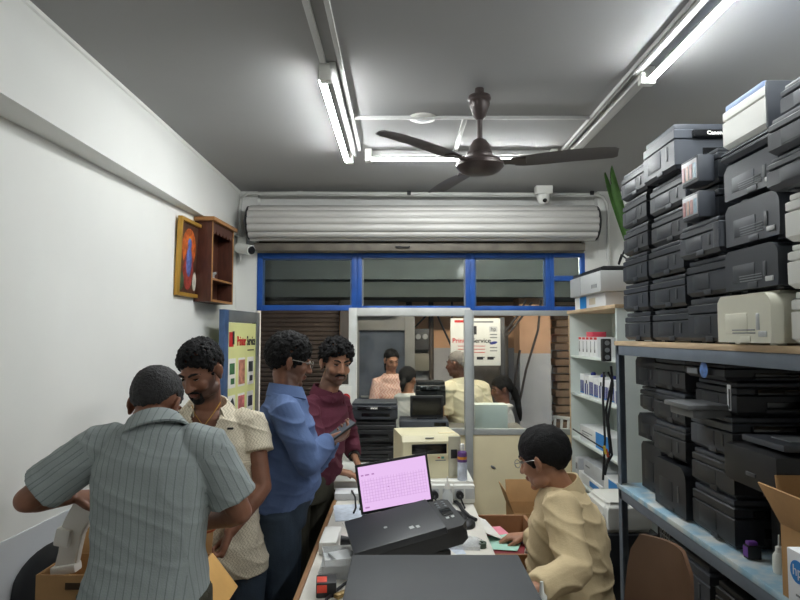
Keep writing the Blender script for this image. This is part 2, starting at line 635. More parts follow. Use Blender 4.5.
tag(corr('closed_shutter', -1.75, -0.62, -0.1, 2.0, 6.1, 0.045, 0.014, DARKSH), 'closed dark brown corrugated shutter across the lane, seen past the open doorway', 'shutter')
tag(MB().span((-0.60, 6.0, -0.1), (-0.50, 6.2, 2.0)).build('shutter_guide', mat('guide_dark', S(60, 58, 56), 0.7)), 'dark steel guide post right of the closed brown shutter', 'post')
tag(MB().span((-1.9, 6.0, -0.1), (-1.76, 6.2, 2.0)).build('shutter_guide', mat('guide_dark', S(60, 58, 56))), 'dark steel guide post left of the closed brown shutter', 'post')
# grey kiosk window block
kb = thing('steel_kiosk', 'grey steel kiosk with dark glass front behind the woman in pink', 'kiosk', (-0.17, 6.45, -0.1))
kb_m = MB()
kb_m.span((-0.34, 0, 0), (-0.27, 0.4, 1.95), 0.005).span((0.22, 0, 0), (0.33, 0.4, 1.95), 0.005).span((-0.27, 0, 1.80), (0.22, 0.4, 1.95), 0.005).span((-0.27, 0, 0), (0.22, 0.4, 0.75), 0.005)
kb_m.build('body', mat('kiosk_grey', S(136, 136, 134), 0.6, 0.1), kb)
MB().span((-0.27, 0.06, 0.75), (0.22, 0.08, 1.80)).build('front_pane', mat('kiosk_dark', S(92, 100, 112), 0.2, var=0.4, vscale=4), kb)
for z in (0.86, 0.96, 1.08):
    MB().span((-0.25, 0.03, z), (0.1, 0.055, z + 0.02)).build('shelf_rail', ALU, kb)
tag(MB().span((-0.50, 6.3, 1.86), (-0.02, 6.55, 2.02), 0.02).build('signboard_box', mat('dirty_white', S(196, 192, 178), 0.7)), 'whitish box above the grey kiosk across the lane', 'box')
# meters, pipes and wires on the opposite wall
mb_ = thing('electric_meter', 'dark electricity meter box with round dials on the peach wall', 'meter', U(421.5, 348, 6.9))
MB().box((0, 0, 0.1), (0.17, 0.1, 0.24), bev=0.01).build('case', mat('meter_dark', S(70, 70, 70), 0.5), mb_)
for dx in (-0.04, 0.04):
    MB().lathe([(0.003, 0), (0.032, 0), (0.03, 0.012), (0.003, 0.014)], Matrix.Translation((dx, -0.05, 0.13)) @ Matrix.Rotation(math.pi / 2, 4, 'X')).build('dial', LGREY, mb_)
tag(MB().box(U(421.5, 362, 6.9), (0.17, 0.1, 0.2), bev=0.01).build('fuse_box', mat('fuse_grey', S(150, 146, 132), 0.6)), 'pale grey fuse box just below the dark electricity meter', 'fuse box')
for px, r_, lab in ((431, 0.03, 'dark vertical pipe right of the electricity meter'), (409, 0.035, 'dark vertical pipe left of the electricity meter')):
    a = U(px, 300, 6.93)
    tag(MB().cyl((a.x, 6.93, -0.1), (a.x, 6.93, 3), r_).build('drain_pipe', mat('pipe_dark', S(78, 68, 60), 0.7)), lab, 'pipe')
for pts, lab in (([(436, 312), (444, 330), (454, 352)], 'black cable slanting across the peach wall to the sign board'),
                 ([(404, 345), (412, 330), (420, 322), (436, 306)], 'tangled black cable looping over the electricity meter'),
                 ([(452, 296), (452, 325)], 'short black cable hanging above the old man')):
    tag(MB().tube([U(a, b, 6.86) for a, b in pts], 0.011, 6).build('wall_cable', INK), lab, 'cable')
for pts, lab in (([(541, 300), (538, 330), (526, 370), (520, 400)], 'long dark cable hanging down the grey column'),
                 ([(505, 332), (520, 312), (526, 300)], 'upper slanting pipe from the sign board edge'),
                 ([(505, 338), (521, 318), (532, 302)], 'lower slanting pipe from the sign board edge'),
                 ([(520, 350), (516, 375), (512, 400)], 'dark rod leaning beside the girl with the plait')):
    tag(MB().tube([U(a, b, 6.05) for a, b in pts], 0.012, 6).build('hanging_cable', mat('cable_grey', S(66, 60, 58), 0.7)), lab, 'cable')
cm = MB()
a, b = U(519, 300, 6.2), U(550, 300, 6.2)
cm.use(WGREY).span((a.x, 6.2, -0.1), (b.x, 6.5, 1.46))
cm.use(mat('peach_column', S(206, 164, 132), 0.85, var=0.08)).span((a.x, 6.2, 1.46), (b.x, 6.5, 2.6))
struct(cm.build('column_outside', None, smooth=False))
# dark steel door behind sign
a, b = U(474, 300, 6.6), U(508, 300, 6.6)
tag(MB().span((a.x, 6.6, -0.1), (b.x, 6.66, 1.75), 0.01).build('steel_door', mat('dark_door', S(92, 88, 84), 0.6, 0.1)), 'dark grey steel door behind the white sign board across the lane', 'door')
# sign board
sb = thing('sign_board', 'white hanging printer service sign board with brand marks outside the window', 'sign board', (0.75, 5.75, 1.36))
sw, shh = 0.475, 0.45
MB().box((-0.03, 0, shh / 2), (sw, 0.05, shh), bev=0.004).build('panel', mat('sign_white', S(222, 222, 216), 0.5, var=0.03), sb)
m = MB()
m.span((sw / 2 - 0.03, -0.005, -1.46), (sw / 2 + 0.015, 0.06, shh + 0.01), 0.004)
m.build('side_post', mat('sign_dark', S(56, 56, 58), 0.5), sb)
ST = lambda x, z: face_M((x - 0.03, -0.0262, z), (1, 0, 0), (0, 0, 1))
text('Printer', 0.062, ST(-0.135, 0.235), RED, 'lettering', sb, 0.001, bold=0.001)
text('Service', 0.062, ST(0.055, 0.235), INK, 'lettering', sb, 0.001, bold=0.001)
text('hp', 0.05, face_M((0.14, -0.0288, 0.345), (1, 0, 0), (0, 0, 1)), INK, 'lettering', sb, 0.001)
m = MB()
bx = lambda x, z, w_, h_, mm: m.use(mm).box((x - 0.03, -0.0265, z), (w_, 0.003, h_))
bx(-0.02, 0.335, 0.06, 0.08, INK)
bx(-0.15, 0.42, 0.10, 0.022, RED)
bx(0.06, 0.415, 0.22, 0.016, GREYP)
bx(0.17, 0.345, 0.075, 0.05, LGREY)
for z in (0.295, 0.265, 0.17, 0.14):
    bx(0.17, z, 0.07, 0.010, GREYP)
m.use(NAVY).ell((0.14, -0.026, 0.215), (0.038, 0.003, 0.014), (0, -0.2, 0))
for z in (0.185, 0.155, 0.125):
    bx(-0.04, z, 0.26, 0.006, RED)
for i, x in enumerate((-0.15, -0.06, 0.04, 0.14)):
    bx(x, 0.07, 0.06, 0.028, INK)
    bx(x + 0.03, 0.078, 0.03, 0.012, GREYP)
m.build('printed_marks', None, sb)
# plastic chair and bricks far right
pc = thing('plastic_chair', 'white plastic chair standing far outside behind the right window', 'chair', (1.52, 6.2, -0.1), (0, 0, -0.8))
MB().box((0, 0, 0.42), (0.42, 0.4, 0.035), bev=0.012).build('seat', WHITEP, pc)
MB().tube([(-0.19, 0.19, 0.42), (-0.2, 0.24, 0.75), (-0.1, 0.26, 0.88), (0.1, 0.26, 0.88), (0.2, 0.24, 0.75), (0.19, 0.19, 0.42)], 0.02, 8).build('back_frame', WHITEP, pc)
for dx in (-0.08, 0, 0.08):
    MB().tube([(dx, 0.2, 0.43), (dx, 0.255, 0.87)], 0.016, 6).build('back_slat', WHITEP, pc)
for sx in (-1, 1):
    for sy in (-1, 1):
        MB().tube([(sx * 0.18, sy * 0.17, 0.42), (sx * 0.21, sy * 0.2, 0.0)], [0.024, 0.018], 8).build('leg', WHITEP, pc)
BRK = MB()
for i in range(18):
    z = 0.5 + i * 0.085
    BRK.box((1.93 + (i % 2) * 0.02, 6.7, z), (0.46, 0.2, 0.07), bev=0.006)
tag(BRK.build('brick_pier', mat('brick', S(146, 118, 94), 0.9, var=0.25)), 'rough brown brick pier at the far right outside', 'pier')
# added tube lamps, hidden from view behind the lintel, to brighten the lane
for i, (lx, ly, nm) in enumerate(((0.0, FY + 0.22, 'added unseen tube lamp outside the shop lintel nearer the doorway'), (1.15, FY + 0.22, 'added unseen tube lamp outside the shop lintel nearer the sign board'))):
    sl = thing('added_lane_lamp', nm, 'lamp', (lx, ly, 2.45), group='added lane lamps')
    MB().span((-0.5, -0.06, -0.03), (0.5, 0.03, 0)).build('batten', WHITEP, sl)
    MB().cyl((-0.48, 0, -0.05), (0.48, 0, -0.05), 0.013).build('tube', emit('added_lane_glow', (1, 0.88, 0.72, 1), 60.0), sl)

# ------------------------------------------------------------------ ceiling fittings
TUBEM = emit('tube_glow', (0.965, 1.0, 1.0, 1), TUBE_STRENGTH)
BATT = mat('batten_white', S(206, 206, 204), 0.5, var=0.04)


def tube_light(a, b, label, batten_side=1, gap=0.06):
    a, b = V(a), V(b)
    c = (a + b) / 2
    L_ = (b - a).length
    yaw = math.atan2((b - a).y, (b - a).x)
    t = thing('tube_light', label, 'tube light', (c.x, c.y, H), (0, 0, yaw), 'ceiling tube lights')
    MB().span((-L_ / 2 - 0.02, -0.014 + 0.035 * batten_side, -0.03), (L_ / 2 + 0.02, 0.014 + 0.035 * batten_side, 0), 0.004).build('batten', BATT, t)
    # LED tube: aluminium back, light only from the lower arc
    yc, rr = -0.01 * batten_side, 0.0145
    arc = [R(-172 + 164 * q / 14) for q in range(15)]
    prof = [(yc + rr * math.cos(q), -gap + rr * math.sin(q)) for q in arc]
    MB().rings([[V((x, p[0], p[1])) for p in prof] for x in (-L_ / 2 + 0.02, L_ / 2 - 0.02)], caps=True).build('tube', TUBEM, t)
    back = [R(-8 + 196 * q / 8) for q in range(9)]
    prof = [(yc + rr * math.cos(q), -gap + 0.0006 + rr * math.sin(q)) for q in back]
    MB().rings([[V((x, p[0], p[1])) for p in prof] for x in (-L_ / 2 + 0.02, L_ / 2 - 0.02)], caps=True).build('tube_back', BATT, t)
    for s_ in (-1, 1):
        MB().span((s_ * L_ / 2 - 0.02, -0.024 * batten_side - 0.006, -gap - 0.018), (s_ * L_ / 2 + 0.02, 0.03 * batten_side, -0.004), 0.004).build('end_holder', WHITEP, t)
    return t


tube_light((-0.315, 2.43, 0), (-0.315, 3.62, 0), 'lit tube light on the ceiling nearest the left wall', -1)
tube_light((1.035, 1.28, 0), (1.035, 2.46, 0), 'lit tube light on the ceiling above the printer rack', 1)
tube_light((-0.19, 3.58, 0), (0.93, 3.58, 0), 'lit tube light lying crosswise behind the fan', 1)
tube_light((1.035, -0.9, 0), (1.035, 0.3, 0), 'lit tube light on the right line just behind the viewer', 1)


def conduit(pts, label, w_=0.022, z=H, h=0.016):
    b = MB()
    for p, q in zip(pts[:-1], pts[1:]):
        p, q = V((p[0], p[1], z - h / 2)), V((q[0], q[1], z - h / 2))
        c = (p + q) / 2
        b.box(c, ((q - p).length + w_, w_, h), (0, 0, math.atan2(q.y - p.y, q.x - p.x)), 0.003)
    return tag(b.build('cable_conduit', BATT), label, 'conduit', 'ceiling cable conduits')


conduit([(-0.315, 1.36), (-0.315, 2.38)], 'flat white conduit feeding the left tube light from the viewer side')
conduit([(-0.245, 1.9), (-0.245, 3.56)], 'thin white conduit alongside the left tube light', 0.018)
conduit([(1.05, 2.50), (1.05, 3.53)], 'broad empty white batten running on from the right tube light', 0.05, h=0.03)
conduit([(0.985, 1.2), (0.985, 3.56)], 'thin white conduit alongside the right batten', 0.018)
conduit([(-0.26, 3.03), (0.98, 3.03)], 'thin white conduit crossing the ceiling in front of the fan mount', 0.018)
conduit([(0.335, 3.04), (0.335, 3.56)], 'short white conduit from the cross line to the crosswise tube', 0.022)
cp = thing('ceiling_cover_plate', 'round white cover plate on the ceiling left of the fan', 'cover plate', (0.117, 3.05, H))
MB().lathe([(0.002, -0.009), (0.06, -0.009), (0.068, -0.006), (0.072, 0)], n=32).build('plate', WHITEP, cp)
MB().lathe([(0.03, -0.011), (0.036, -0.0105), (0.03, -0.008)], n=24).build('ring', LGREY, cp)

# ------------------------------------------------------------------ ceiling fan
FANM = mat('fan_brown', S(74, 64, 62), 0.35, 0.25, var=0.15, vscale=12)
FANB = mat('fan_blade', S(88, 84, 86), 0.4, 0.2, var=0.1, vscale=8)
fan = thing('ceiling_fan', 'dark brown three-blade ceiling fan hanging from the ceiling', 'ceiling fan', (0.362, 2.675, H))
MB().lathe([(0.008, 0), (0.02, -0.004), (0.022, -0.02), (0.012, -0.03), (0.05, -0.04), (0.054, -0.055), (0.046, -0.065), (0.048, -0.08), (0.04, -0.10), (0.028, -0.135), (0.014, -0.15)], n=28).build('canopy', FANM, fan)
MB().cyl((0, 0, -0.14), (0, 0, -0.27), 0.0125).build('down_rod', FANM, fan)
MB().lathe([(0.014, -0.235), (0.03, -0.245), (0.042, -0.265), (0.05, -0.29), (0.058, -0.305), (0.056, -0.312), (0.062, -0.318), (0.062, -0.33), (0.096, -0.338), (0.108, -0.352), (0.108, -0.366), (0.09, -0.385), (0.06, -0.398), (0.02, -0.402)], n=36).build('motor', FANM, fan)
for a in (-15, 106, 223):
    Mr = Matrix.Rotation(R(a), 4, 'Z') @ Matrix.Translation((0, 0, -0.352)) @ Matrix.Rotation(R(-9), 4, 'X')
    b = MB()
    top, bot = [], []
    st = [(0.155, 0.038), (0.19, 0.052), (0.26, 0.060), (0.40, 0.062), (0.52, 0.060), (0.575, 0.054), (0.592, 0.040)]
    rg = []
    for x, hw in st:
        z = 0.012 * math.sin((x - 0.155) / 0.44 * 2.2)
        rg.append([Mr @ V((x, -hw, z - 0.004)), Mr @ V((x, -hw * 0.4, z + 0.004)), Mr @ V((x, hw * 0.4, z + 0.004)), Mr @ V((x, hw, z - 0.003)), Mr @ V((x, hw * 0.4, z + 0.001)), Mr @ V((x, -hw * 0.4, z + 0.001))])
    b.rings(rg)
    bl = b.build('blade', FANB, fan)
    c = MB()
    c.rings([[Mr @ V((x, hw * s_, z)) for s_, z in ((-1, -0.003), (1, -0.003), (1, 0.005), (-1, 0.005))] for x, hw in ((0.09, 0.022), (0.13, 0.020), (0.165, 0.034), (0.205, 0.028))])
    c.build('blade_iron', FANM, bl)

# ------------------------------------------------------------------ pvc pipe, cameras
PIPE = mat('pvc_white', S(214, 214, 210), 0.45, var=0.05)
FP = FY - 0.13
pp = thing('pvc_pipe', 'white pvc pipe bent along the ceiling over the shutter and down both sides', 'pipe', (0, 0, 0))
pts = [U(240, 262, FY - 0.03), U(240, 208, FY - 0.05), U(241.5, 198, FY - 0.06), U(247, 193.5, FY - 0.07), U(300, 193, FY - 0.07), U(460, 194, FY - 0.07), U(596, 194.5, FY - 0.07), U(603, 197, FY - 0.06), U(607, 204, FY - 0.05), U(608, 215, FY - 0.04), U(608, 275, FY - 0.03)]
MB().tube(pts, 0.0125, 10).build('pipe_run', PIPE, pp)
for px, py in ((300, 193), (410, 194), (596, 194.5)):
    p = U(px, py, FY - 0.07)
    MB().cyl(p - V((0.02, 0, 0)), p + V((0.02, 0, 0)), 0.016).build('coupling', PIPE, pp)
for px in (409, 592):
    p = U(px, 193, FY - 0.088)
    MB().box(p, (0.03, 0.02, 0.03), bev=0.006).build('clip', INK, pp)
dc = thing('security_camera', 'white dome security camera on a square base beside the fan', 'security camera', U(543.5, 190, FY - 0.15))
MB().box((0, 0, 0), (0.125, 0.08, 0.075), bev=0.006).build('mount_box', WHITEP, dc)
MB().lathe([(0.03, -0.03), (0.052, -0.04), (0.052, -0.06), (0.044, -0.085), (0.03, -0.105), (0.01, -0.112)], n=28).build('dome', WHITEP, dc)
MB().ell((0.0, -0.035, -0.085), (0.018, 0.015, 0.018)).build('lens', GLOSSB, dc)
bc = thing('security_camera', 'white bullet security camera on the left front corner beside the shrine shelf', 'security camera', U(241, 248, FY - 0.12))
MB().box((0, 0.05, 0.03), (0.07, 0.05, 0.12), bev=0.012).build('mount_box', WHITEP, bc)
MB().tube([(0, 0.03, 0.02), (0.02, -0.02, -0.005), (0.05, -0.04, -0.02)], 0.012, 10).build('bracket', WHITEP, bc)
MB().tube([(-0.02, 0.0, 0.0), (0.10, -0.09, -0.03)], 0.038, 18).build('housing', WHITEP, bc)
MB().tube([(0.09, -0.0825, -0.0275), (0.107, -0.095, -0.0317)], [0.028, 0.03], 16).build('lens', GLOSSB, bc)
MB().tube([(-0.02, 0.06, 0.09), (-0.09, 0.06, 0.12), (-0.08, 0.06, 0.19)], 0.006, 6).build('camera_cable', PIPE, bc)

# ------------------------------------------------------------------ devotional picture and wall shrine
dirw = V((0.045, 1, 0)).normalized()      # along the left wall, away from the camera


def wall_M(y, z, tilt=0.0):
    n = V((dirw.y, -dirw.x, 0))
    u = V((0, 0, 1))
    u2 = (u + n * tilt).normalized()
    n2 = dirw.cross(u2)
    return Matrix(((dirw.x, u2.x, n2.x, lwx(y)), (dirw.y, u2.y, n2.y, y), (dirw.z, u2.z, n2.z, z), (0, 0, 0, 1)))


GOLD = mat('gilt_frame', S(190, 146, 62), 0.4, 0.4, var=0.15)
pic = thing('framed_picture', 'gilt-framed colourful devotional picture on the left wall', 'picture')
pic.matrix_world = wall_M(3.50, 1.885, 0.035)
pw_, ph = 0.34, 0.47
m = MB()
m.span((0, 0, 0.002), (0.022, ph, 0.03), 0.004).span((pw_ - 0.022, 0, 0.002), (pw_, ph, 0.03), 0.004).span((0.022, 0, 0.002), (pw_ - 0.022, 0.022, 0.03), 0.004).span((0.022, ph - 0.022, 0.002), (pw_ - 0.022, ph, 0.03), 0.004)
m.build('frame', GOLD, pic)
m = MB()
m.use(mat('picture_ground', S(84, 54, 40), 0.4, var=0.6, vscale=14)).span((0.02, 0.02, 0.004), (pw_ - 0.02, ph - 0.02, 0.01))
PD = lambda c, r_, mm: m.use(mm).ell((c[0], c[1], 0.011), (r_[0], r_[1], 0.003), None, 20, 8)
PD((0.17, 0.30), (0.105, 0.12), mat('picture_orange', S(196, 96, 38), 0.4, var=0.5, vscale=30))
PD((0.17, 0.33), (0.06, 0.07), mat('picture_yellow', S(220, 160, 60), 0.4, var=0.3, vscale=30))
m2 = lambda c, r_, mm, z: m.use(mm).ell((c[0], c[1], z), (r_[0], r_[1], 0.003), None, 16, 8)
m2((0.17, 0.17), (0.075, 0.13), mat('picture_robe', S(150, 60, 50), 0.4, var=0.5, vscale=40), 0.0125)
m2((0.17, 0.21), (0.045, 0.10), mat('picture_blue', S(92, 108, 170), 0.4, var=0.4, vscale=40), 0.014)
m2((0.17, 0.325), (0.03, 0.036), mat('picture_blue', S(92, 108, 170)), 0.014)
m2((0.27, 0.10), (0.03, 0.06), mat('picture_white', S(196, 190, 176), 0.4, var=0.3, vscale=30), 0.013)
m2((0.075, 0.09), (0.035, 0.055), mat('picture_green', S(70, 86, 60), 0.4, var=0.4, vscale=30), 0.013)
m.build('print', None, pic)
SHW = mat('shrine_wood', S(82, 46, 34), 0.45, var=0.25, vscale=10, stretch=(6, 1, 6))
SHE = mat('shrine_edge', S(166, 118, 70), 0.5, var=0.2, vscale=12)
shr = thing('wall_shrine_shelf', 'dark wooden wall shrine with open shelves beside the devotional picture', 'wall shelf')
shr.matrix_world = wall_M(3.80, 1.862)
W_, Hh, Dp = 0.42, 0.52, 0.115
m = MB()
m.span((0, 0, 0.002), (0.016, Hh, Dp), 0.002).span((W_ - 0.016, 0, 0.002), (W_, Hh, Dp), 0.002).span((0.016, 0, 0.002), (W_ - 0.016, Hh, 0.012))
m.span((0.016, 0, 0.002), (W_ - 0.016, 0.016, Dp), 0.002)
m.build('carcass', SHW, shr)
MB().span((-0.022, Hh - 0.004, 0.002), (W_ + 0.022, Hh + 0.022, Dp + 0.022), 0.004).build('cornice', SHE, shr)
m = MB()
m.span((0.016, 0.14, 0.012), (W_ - 0.016, 0.153, Dp - 0.006))
m.build('shelf', SHW, shr)
m = MB()
m.span((0.016, 0.14, Dp - 0.006), (W_ - 0.016, 0.153, Dp + 0.002)).span((0, 0, Dp), (0.016, Hh - 0.004, Dp + 0.003)).span((W_ - 0.016, 0, Dp), (W_, Hh - 0.004, Dp + 0.003)).span((0.016, 0, Dp), (W_ - 0.016, 0.016, Dp + 0.003))
m.build('edge_trim', SHE, shr)
m = MB()
n = 6
for i in range(n):
    x0 = 0.018 + i * (W_ - 0.036) / n
    wd = (W_ - 0.036) / n
    pl = [(x0, Hh - 0.005)] + [(x0 + wd * (0.5 - 0.5 * math.cos(k * math.pi / 8)), Hh - 0.05 - 0.028 * math.sin(k * math.pi / 8)) for k in range(9)] + [(x0 + wd, Hh - 0.005)]
    m.prism(pl, 0.01, Matrix.Translation((0, 0, Dp - 0.012)))
m.build('scalloped_valance', SHW, shr)
for i, (x, h_, mm, lab) in enumerate(((0.10, 0.07, GOLD, 'small gilt lamp on the shrine shelf nearest the picture'), (0.19, 0.05, LGREY, 'small pale cup in the middle of the shrine shelf'))):
    it = thing('shrine_lamp' if i == 0 else 'shrine_cup', lab, 'ornament')
    it.matrix_world = wall_M(3.80, 1.862) @ Matrix.Translation((x, 0.154, 0.06)) @ Matrix.Rotation(-math.pi / 2, 4, 'X')
    MB().lathe([(0.002, 0), (0.022, 0), (0.018, 0.008), (0.007, 0.015), (0.007, h_ * 0.6), (0.02, h_ * 0.8), (0.022, h_), (0.002, h_ * 0.9)], n=16).build('bowl', mm, it)

# ------------------------------------------------------------------ work table and its things
TT = 0.80
tb = thing('work_table', 'long cluttered white-topped work table running away from the viewer', 'table', (0, 2.2, 0))
TOPM = mat('table_top', S(222, 218, 208), 0.55, var=0.09, vscale=9)
m = MB()
m.span((-0.325, -1.15, TT - 0.03), (0.37, 1.14, TT), 0.003)
m.build('table_top', TOPM, tb)
m = MB()
m.span((-0.344, -1.15, TT - 0.035), (-0.326, 1.14, TT + 0.004), 0.004)
m.build('edge_strip', WOODE, tb)
m = MB()
m.span((-0.30, -1.1, 0.45), (-0.28, 1.1, TT - 0.03)).span((-0.28, 1.08, 0.05), (0.34, 1.1, TT - 0.03)).span((-0.28, -1.1, 0.05), (0.34, -1.08, TT - 0.03))
m.build('apron_panel', mat('table_panel', S(186, 182, 172), 0.6), tb)
for x in (-0.29, 0.33):
    for y in (-1.08, 1.07):
        MB().span((x - 0.022, y - 0.022, 0), (x + 0.022, y + 0.022, TT - 0.03), 0.003).build('leg', GREYP, tb)
# pulled-out drawer
DW = mat('drawer_wood', S(150, 108, 74), 0.6, var=0.2, vscale=8)
dwr = MB()
y0, y1, x0, x1, z0, z1 = 0.36, 0.92, 0.345, 0.64, 0.60, 0.735
dwr.span((x0, y0, z0), (x1, y1, z0 + 0.012)).span((x0, y0, z0), (x1, y0 + 0.014, z1)).span((x0, y1 - 0.014, z0), (x1, y1, z1)).span((x1 - 0.016, y0, z0), (x1, y1, z1)).span((x0, y0, z0), (x0 + 0.01, y1, z1 - 0.02))
dd = dwr.build('drawer', DW, tb)
MB().tube([(x1, 0.55, 0.67), (x1 + 0.03, 0.56, 0.67), (x1 + 0.03, 0.72, 0.67), (x1, 0.73, 0.67)], 0.006, 8).build('drawer_pull', ALU, dd)


def flat(name, c, size, m_, label, cat, rot=(0, 0, 0), bev=0.001, group=None):
    o = MB().box((0, 0, size[2] / 2), size, None, bev).build(name, m_)
    o.location = c
    o.rotation_euler = rot
    return tag(o, label, cat, group)


bk = thing('account_book', 'thick dark red account book lying in the open drawer', 'book', (0.47, 2.80, 0.70), (0, R(-3), R(-14)))
m = MB()
m.span((-0.10, -0.13, -0.03), (0.10, 0.13, 0.0), 0.002)
m.build('cover', mat('maroon_cover', S(128, 38, 46), 0.5), bk)
MB().span((-0.096, -0.122, -0.026), (0.102, 0.122, -0.004)).build('pages', PAPER, bk)
flat('paper_sheet', (0.47, 2.81, 0.7035), (0.17, 0.22, 0.002), mat('mint_paper', S(170, 214, 196), 0.8), 'mint green sheet lying on the dark red account book', 'paper', (0, R(-3), R(-20)))
flat('paper_sheet', (0.445, 2.96, 0.703), (0.13, 0.12, 0.002), mat('pink_paper', S(228, 140, 156), 0.8), 'pink slip half under the mint sheet in the drawer', 'paper', (0, 0, R(12)))
flat('paper_sheet', (0.40, 2.92, 0.742), (0.12, 0.22, 0.002), PAPER, 'white printed sheet leaning at the table side of the drawer', 'paper', (R(8), R(24), R(18)))
flat('notepad', (0.49, 2.62, 0.66), (0.035, 0.22, 0.012), mat('yellow_pad', S(216, 176, 74), 0.6), 'yellow strip-shaped notepad at the front of the drawer', 'notepad', (0, 0, R(-38)))
flat('paper_bundle', (0.56, 2.70, 0.625), (0.12, 0.16, 0.05), mat('lilac_paper', S(214, 202, 220), 0.8), 'pale lilac paper bundle under the seated man\'s hand', 'paper', (0, 0, R(-20)))

# ledge counter at the far end
lg = thing('far_counter', 'white counter across the far end of the work table holding the printers', 'counter', (0.02, 3.9, 0))
LZ = 0.845
MB().span((-0.385, -0.54, LZ - 0.045), (0.385, 0.65, LZ), 0.004).build('counter_top', mat('counter_white', S(232, 232, 226), 0.5, var=0.05), lg)
MB().span((-0.36, -0.515, 0), (0.36, 0.63, LZ - 0.045)).build('carcass', mat('table_panel', S(186, 182, 172)), lg)


def switchboard(x, z, label, n, y=3.352, w_=0.16):
    s_ = thing('extension_board', label, 'extension board', (x, y, z))
    MB().box((0, -0.035, 0.045), (w_, 0.045, 0.09), bev=0.008).build('box', WHITEP, s_)
    for i in range(n):
        xx = -w_ / 2 + (i + 0.5) * w_ / n
        MB().box((xx, -0.059, 0.05), (0.045, 0.004, 0.05), bev=0.0015).build('socket', LGREY, s_)
        if i % 2 == 0:
            p = MB().tube([(xx, -0.058, 0.05), (xx, -0.095, 0.05)], [0.017, 0.02], 12)
            p.tube([(xx, -0.09, 0.05), (xx, -0.115, 0.045), (xx + 0.012, -0.13, 0.015), (xx + 0.02, -0.14, -0.0)], 0.0045, 8)
            p.build('plug', INK, s_)
    return s_


switchboard(0.205, 0.803, 'white socket board with black plugs between laptop and seated man', 2, 3.13, 0.13)
switchboard(0.325, 0.803, 'white socket board with one plug at the far right end of the table', 2, 3.13, 0.105)

# laptop
SCREEN = 2 ** -SC.view_settings.exposure
LP = Matrix.Translation((-0.0104, 2.8546, 0.8428)) @ Matrix.Rotation(0.1696, 4, 'Z') @ Matrix.Rotation(-0.1383, 4, 'Y')
lap = thing('laptop', 'open black laptop with a pinkish spreadsheet on its lit screen', 'laptop')
lap.matrix_world = LP
MB().span((-0.172, -0.235, -0.018), (0.172, 0.0, 0.0), 0.004).build('base', BLK3, lap)
m = MB()
for r_ in range(5):
    for c_ in range(13):
        m.box((-0.14 + c_ * 0.0232, -0.045 - r_ * 0.022, 0.001), (0.019, 0.018, 0.004), bev=0.001)
m.build('keyboard', GLOSSB, lap)
scr = MB().span((-0.1725, -0.004, 0.0), (0.1725, 0.005, 0.23), 0.003).build('screen_lid', BLK3, lap)
sm = bpy.data.materials.new('spreadsheet_glow')
sm.use_nodes = True
nt = sm.node_tree
nt.nodes.remove(nt.nodes['Principled BSDF'])
tc = nd(nt, 'ShaderNodeTexCoord')
mp = nd(nt, 'ShaderNodeMapping')
mp.inputs['Rotation'].default_value = (math.pi / 2, 0, 0)
nt.links.new(tc.outputs['Object'], mp.inputs[0])
bt = nd(nt, 'ShaderNodeTexBrick')
bt.offset = 0.0
bt.inputs['Color1'].default_value = (0.80, 0.52, 0.88, 1)
bt.inputs['Color2'].default_value = (0.84, 0.56, 0.90, 1)
bt.inputs['Mortar'].default_value = (0.56, 0.33, 0.62, 1)
bt.inputs['Scale'].default_value = 1.0
bt.inputs['Brick Width'].default_value = 0.0135
bt.inputs['Row Height'].default_value = 0.0135
bt.inputs['Mortar Size'].default_value = 0.0007
nt.links.new(mp.outputs[0], bt.inputs['Vector'])
em = nd(nt, 'ShaderNodeEmission')
em.inputs[1].default_value = SCREEN
nt.links.new(bt.outputs['Color'], em.inputs[0])
nt.links.new(em.outputs[0], nt.nodes['Material Output'].inputs[0])
dsp = MB().span((-0.161, -0.0052, 0.014), (0.161, -0.0042, 0.219)).build('display', emit('screen_pink', (0.82, 0.54, 0.89, 1), SCREEN), scr)
MB().span((-0.15, -0.0056, 0.05), (0.15, -0.0053, 0.16)).build('sheet_grid', sm, dsp)
m = MB()
for i, (x, w_) in enumerate(((-0.145, 0.012), (-0.122, 0.02), (-0.095, 0.012))):
    m.box((x, -0.0056, 0.178), (w_, 0.0006, 0.006))
m.box((-0.03, -0.0058, 0.108), (0.006, 0.0006, 0.004))
m.box((-0.14, -0.0056, 0.03), (0.02, 0.0006, 0.006))
m.build('sheet_heading', emit('screen_ink', (0.42, 0.2, 0.45, 1), SCREEN), dsp)
# pad raising the right side of the laptop
flat('paper_stack', (0.08, 2.76, TT), (0.13, 0.2, 0.018), PAPER, 'paper stack lying under the right side of the laptop', 'paper', (0, 0, 0.15))

# tilted multifunction printer in front of the laptop
PR = Matrix.Translation((-0.0266, 2.2476, 0.9573)) @ Matrix.Rotation(0.1916, 4, 'Z') @ Matrix.Rotation(-0.2104, 4, 'Y') @ Matrix.Rotation(0.0605, 4, 'X')
tp = thing('multifunction_printer', 'black multifunction printer lying tilted on the table in front of the laptop', 'printer')
tp.matrix_world = PR
m = MB()
m.rings([[V((a_, b_, z_)) for a_, b_ in ((-0.16 * k_, -0.145), (0.235 * k_, -0.145), (0.235 * k_, 0.145), (-0.16 * k_, 0.145))] for z_, k_ in ((-0.078, 0.90), (-0.062, 1.0), (-0.03, 1.0), (-0.028, 0.985))])
m.build('body', BLK3, tp, ang=25)
m = MB()
m.span((-0.165, -0.15, -0.026), (0.165, 0.15, 0.0), 0.004)
m.build('scanner_lid', BLKL, tp)
m = MB()
pl = [(0.167, -0.145), (0.225, -0.145), (0.243, -0.12), (0.243, 0.11), (0.225, 0.135), (0.167, 0.135)]
m.prism(pl, 0.028, Matrix.Translation((0, 0, -0.04)))
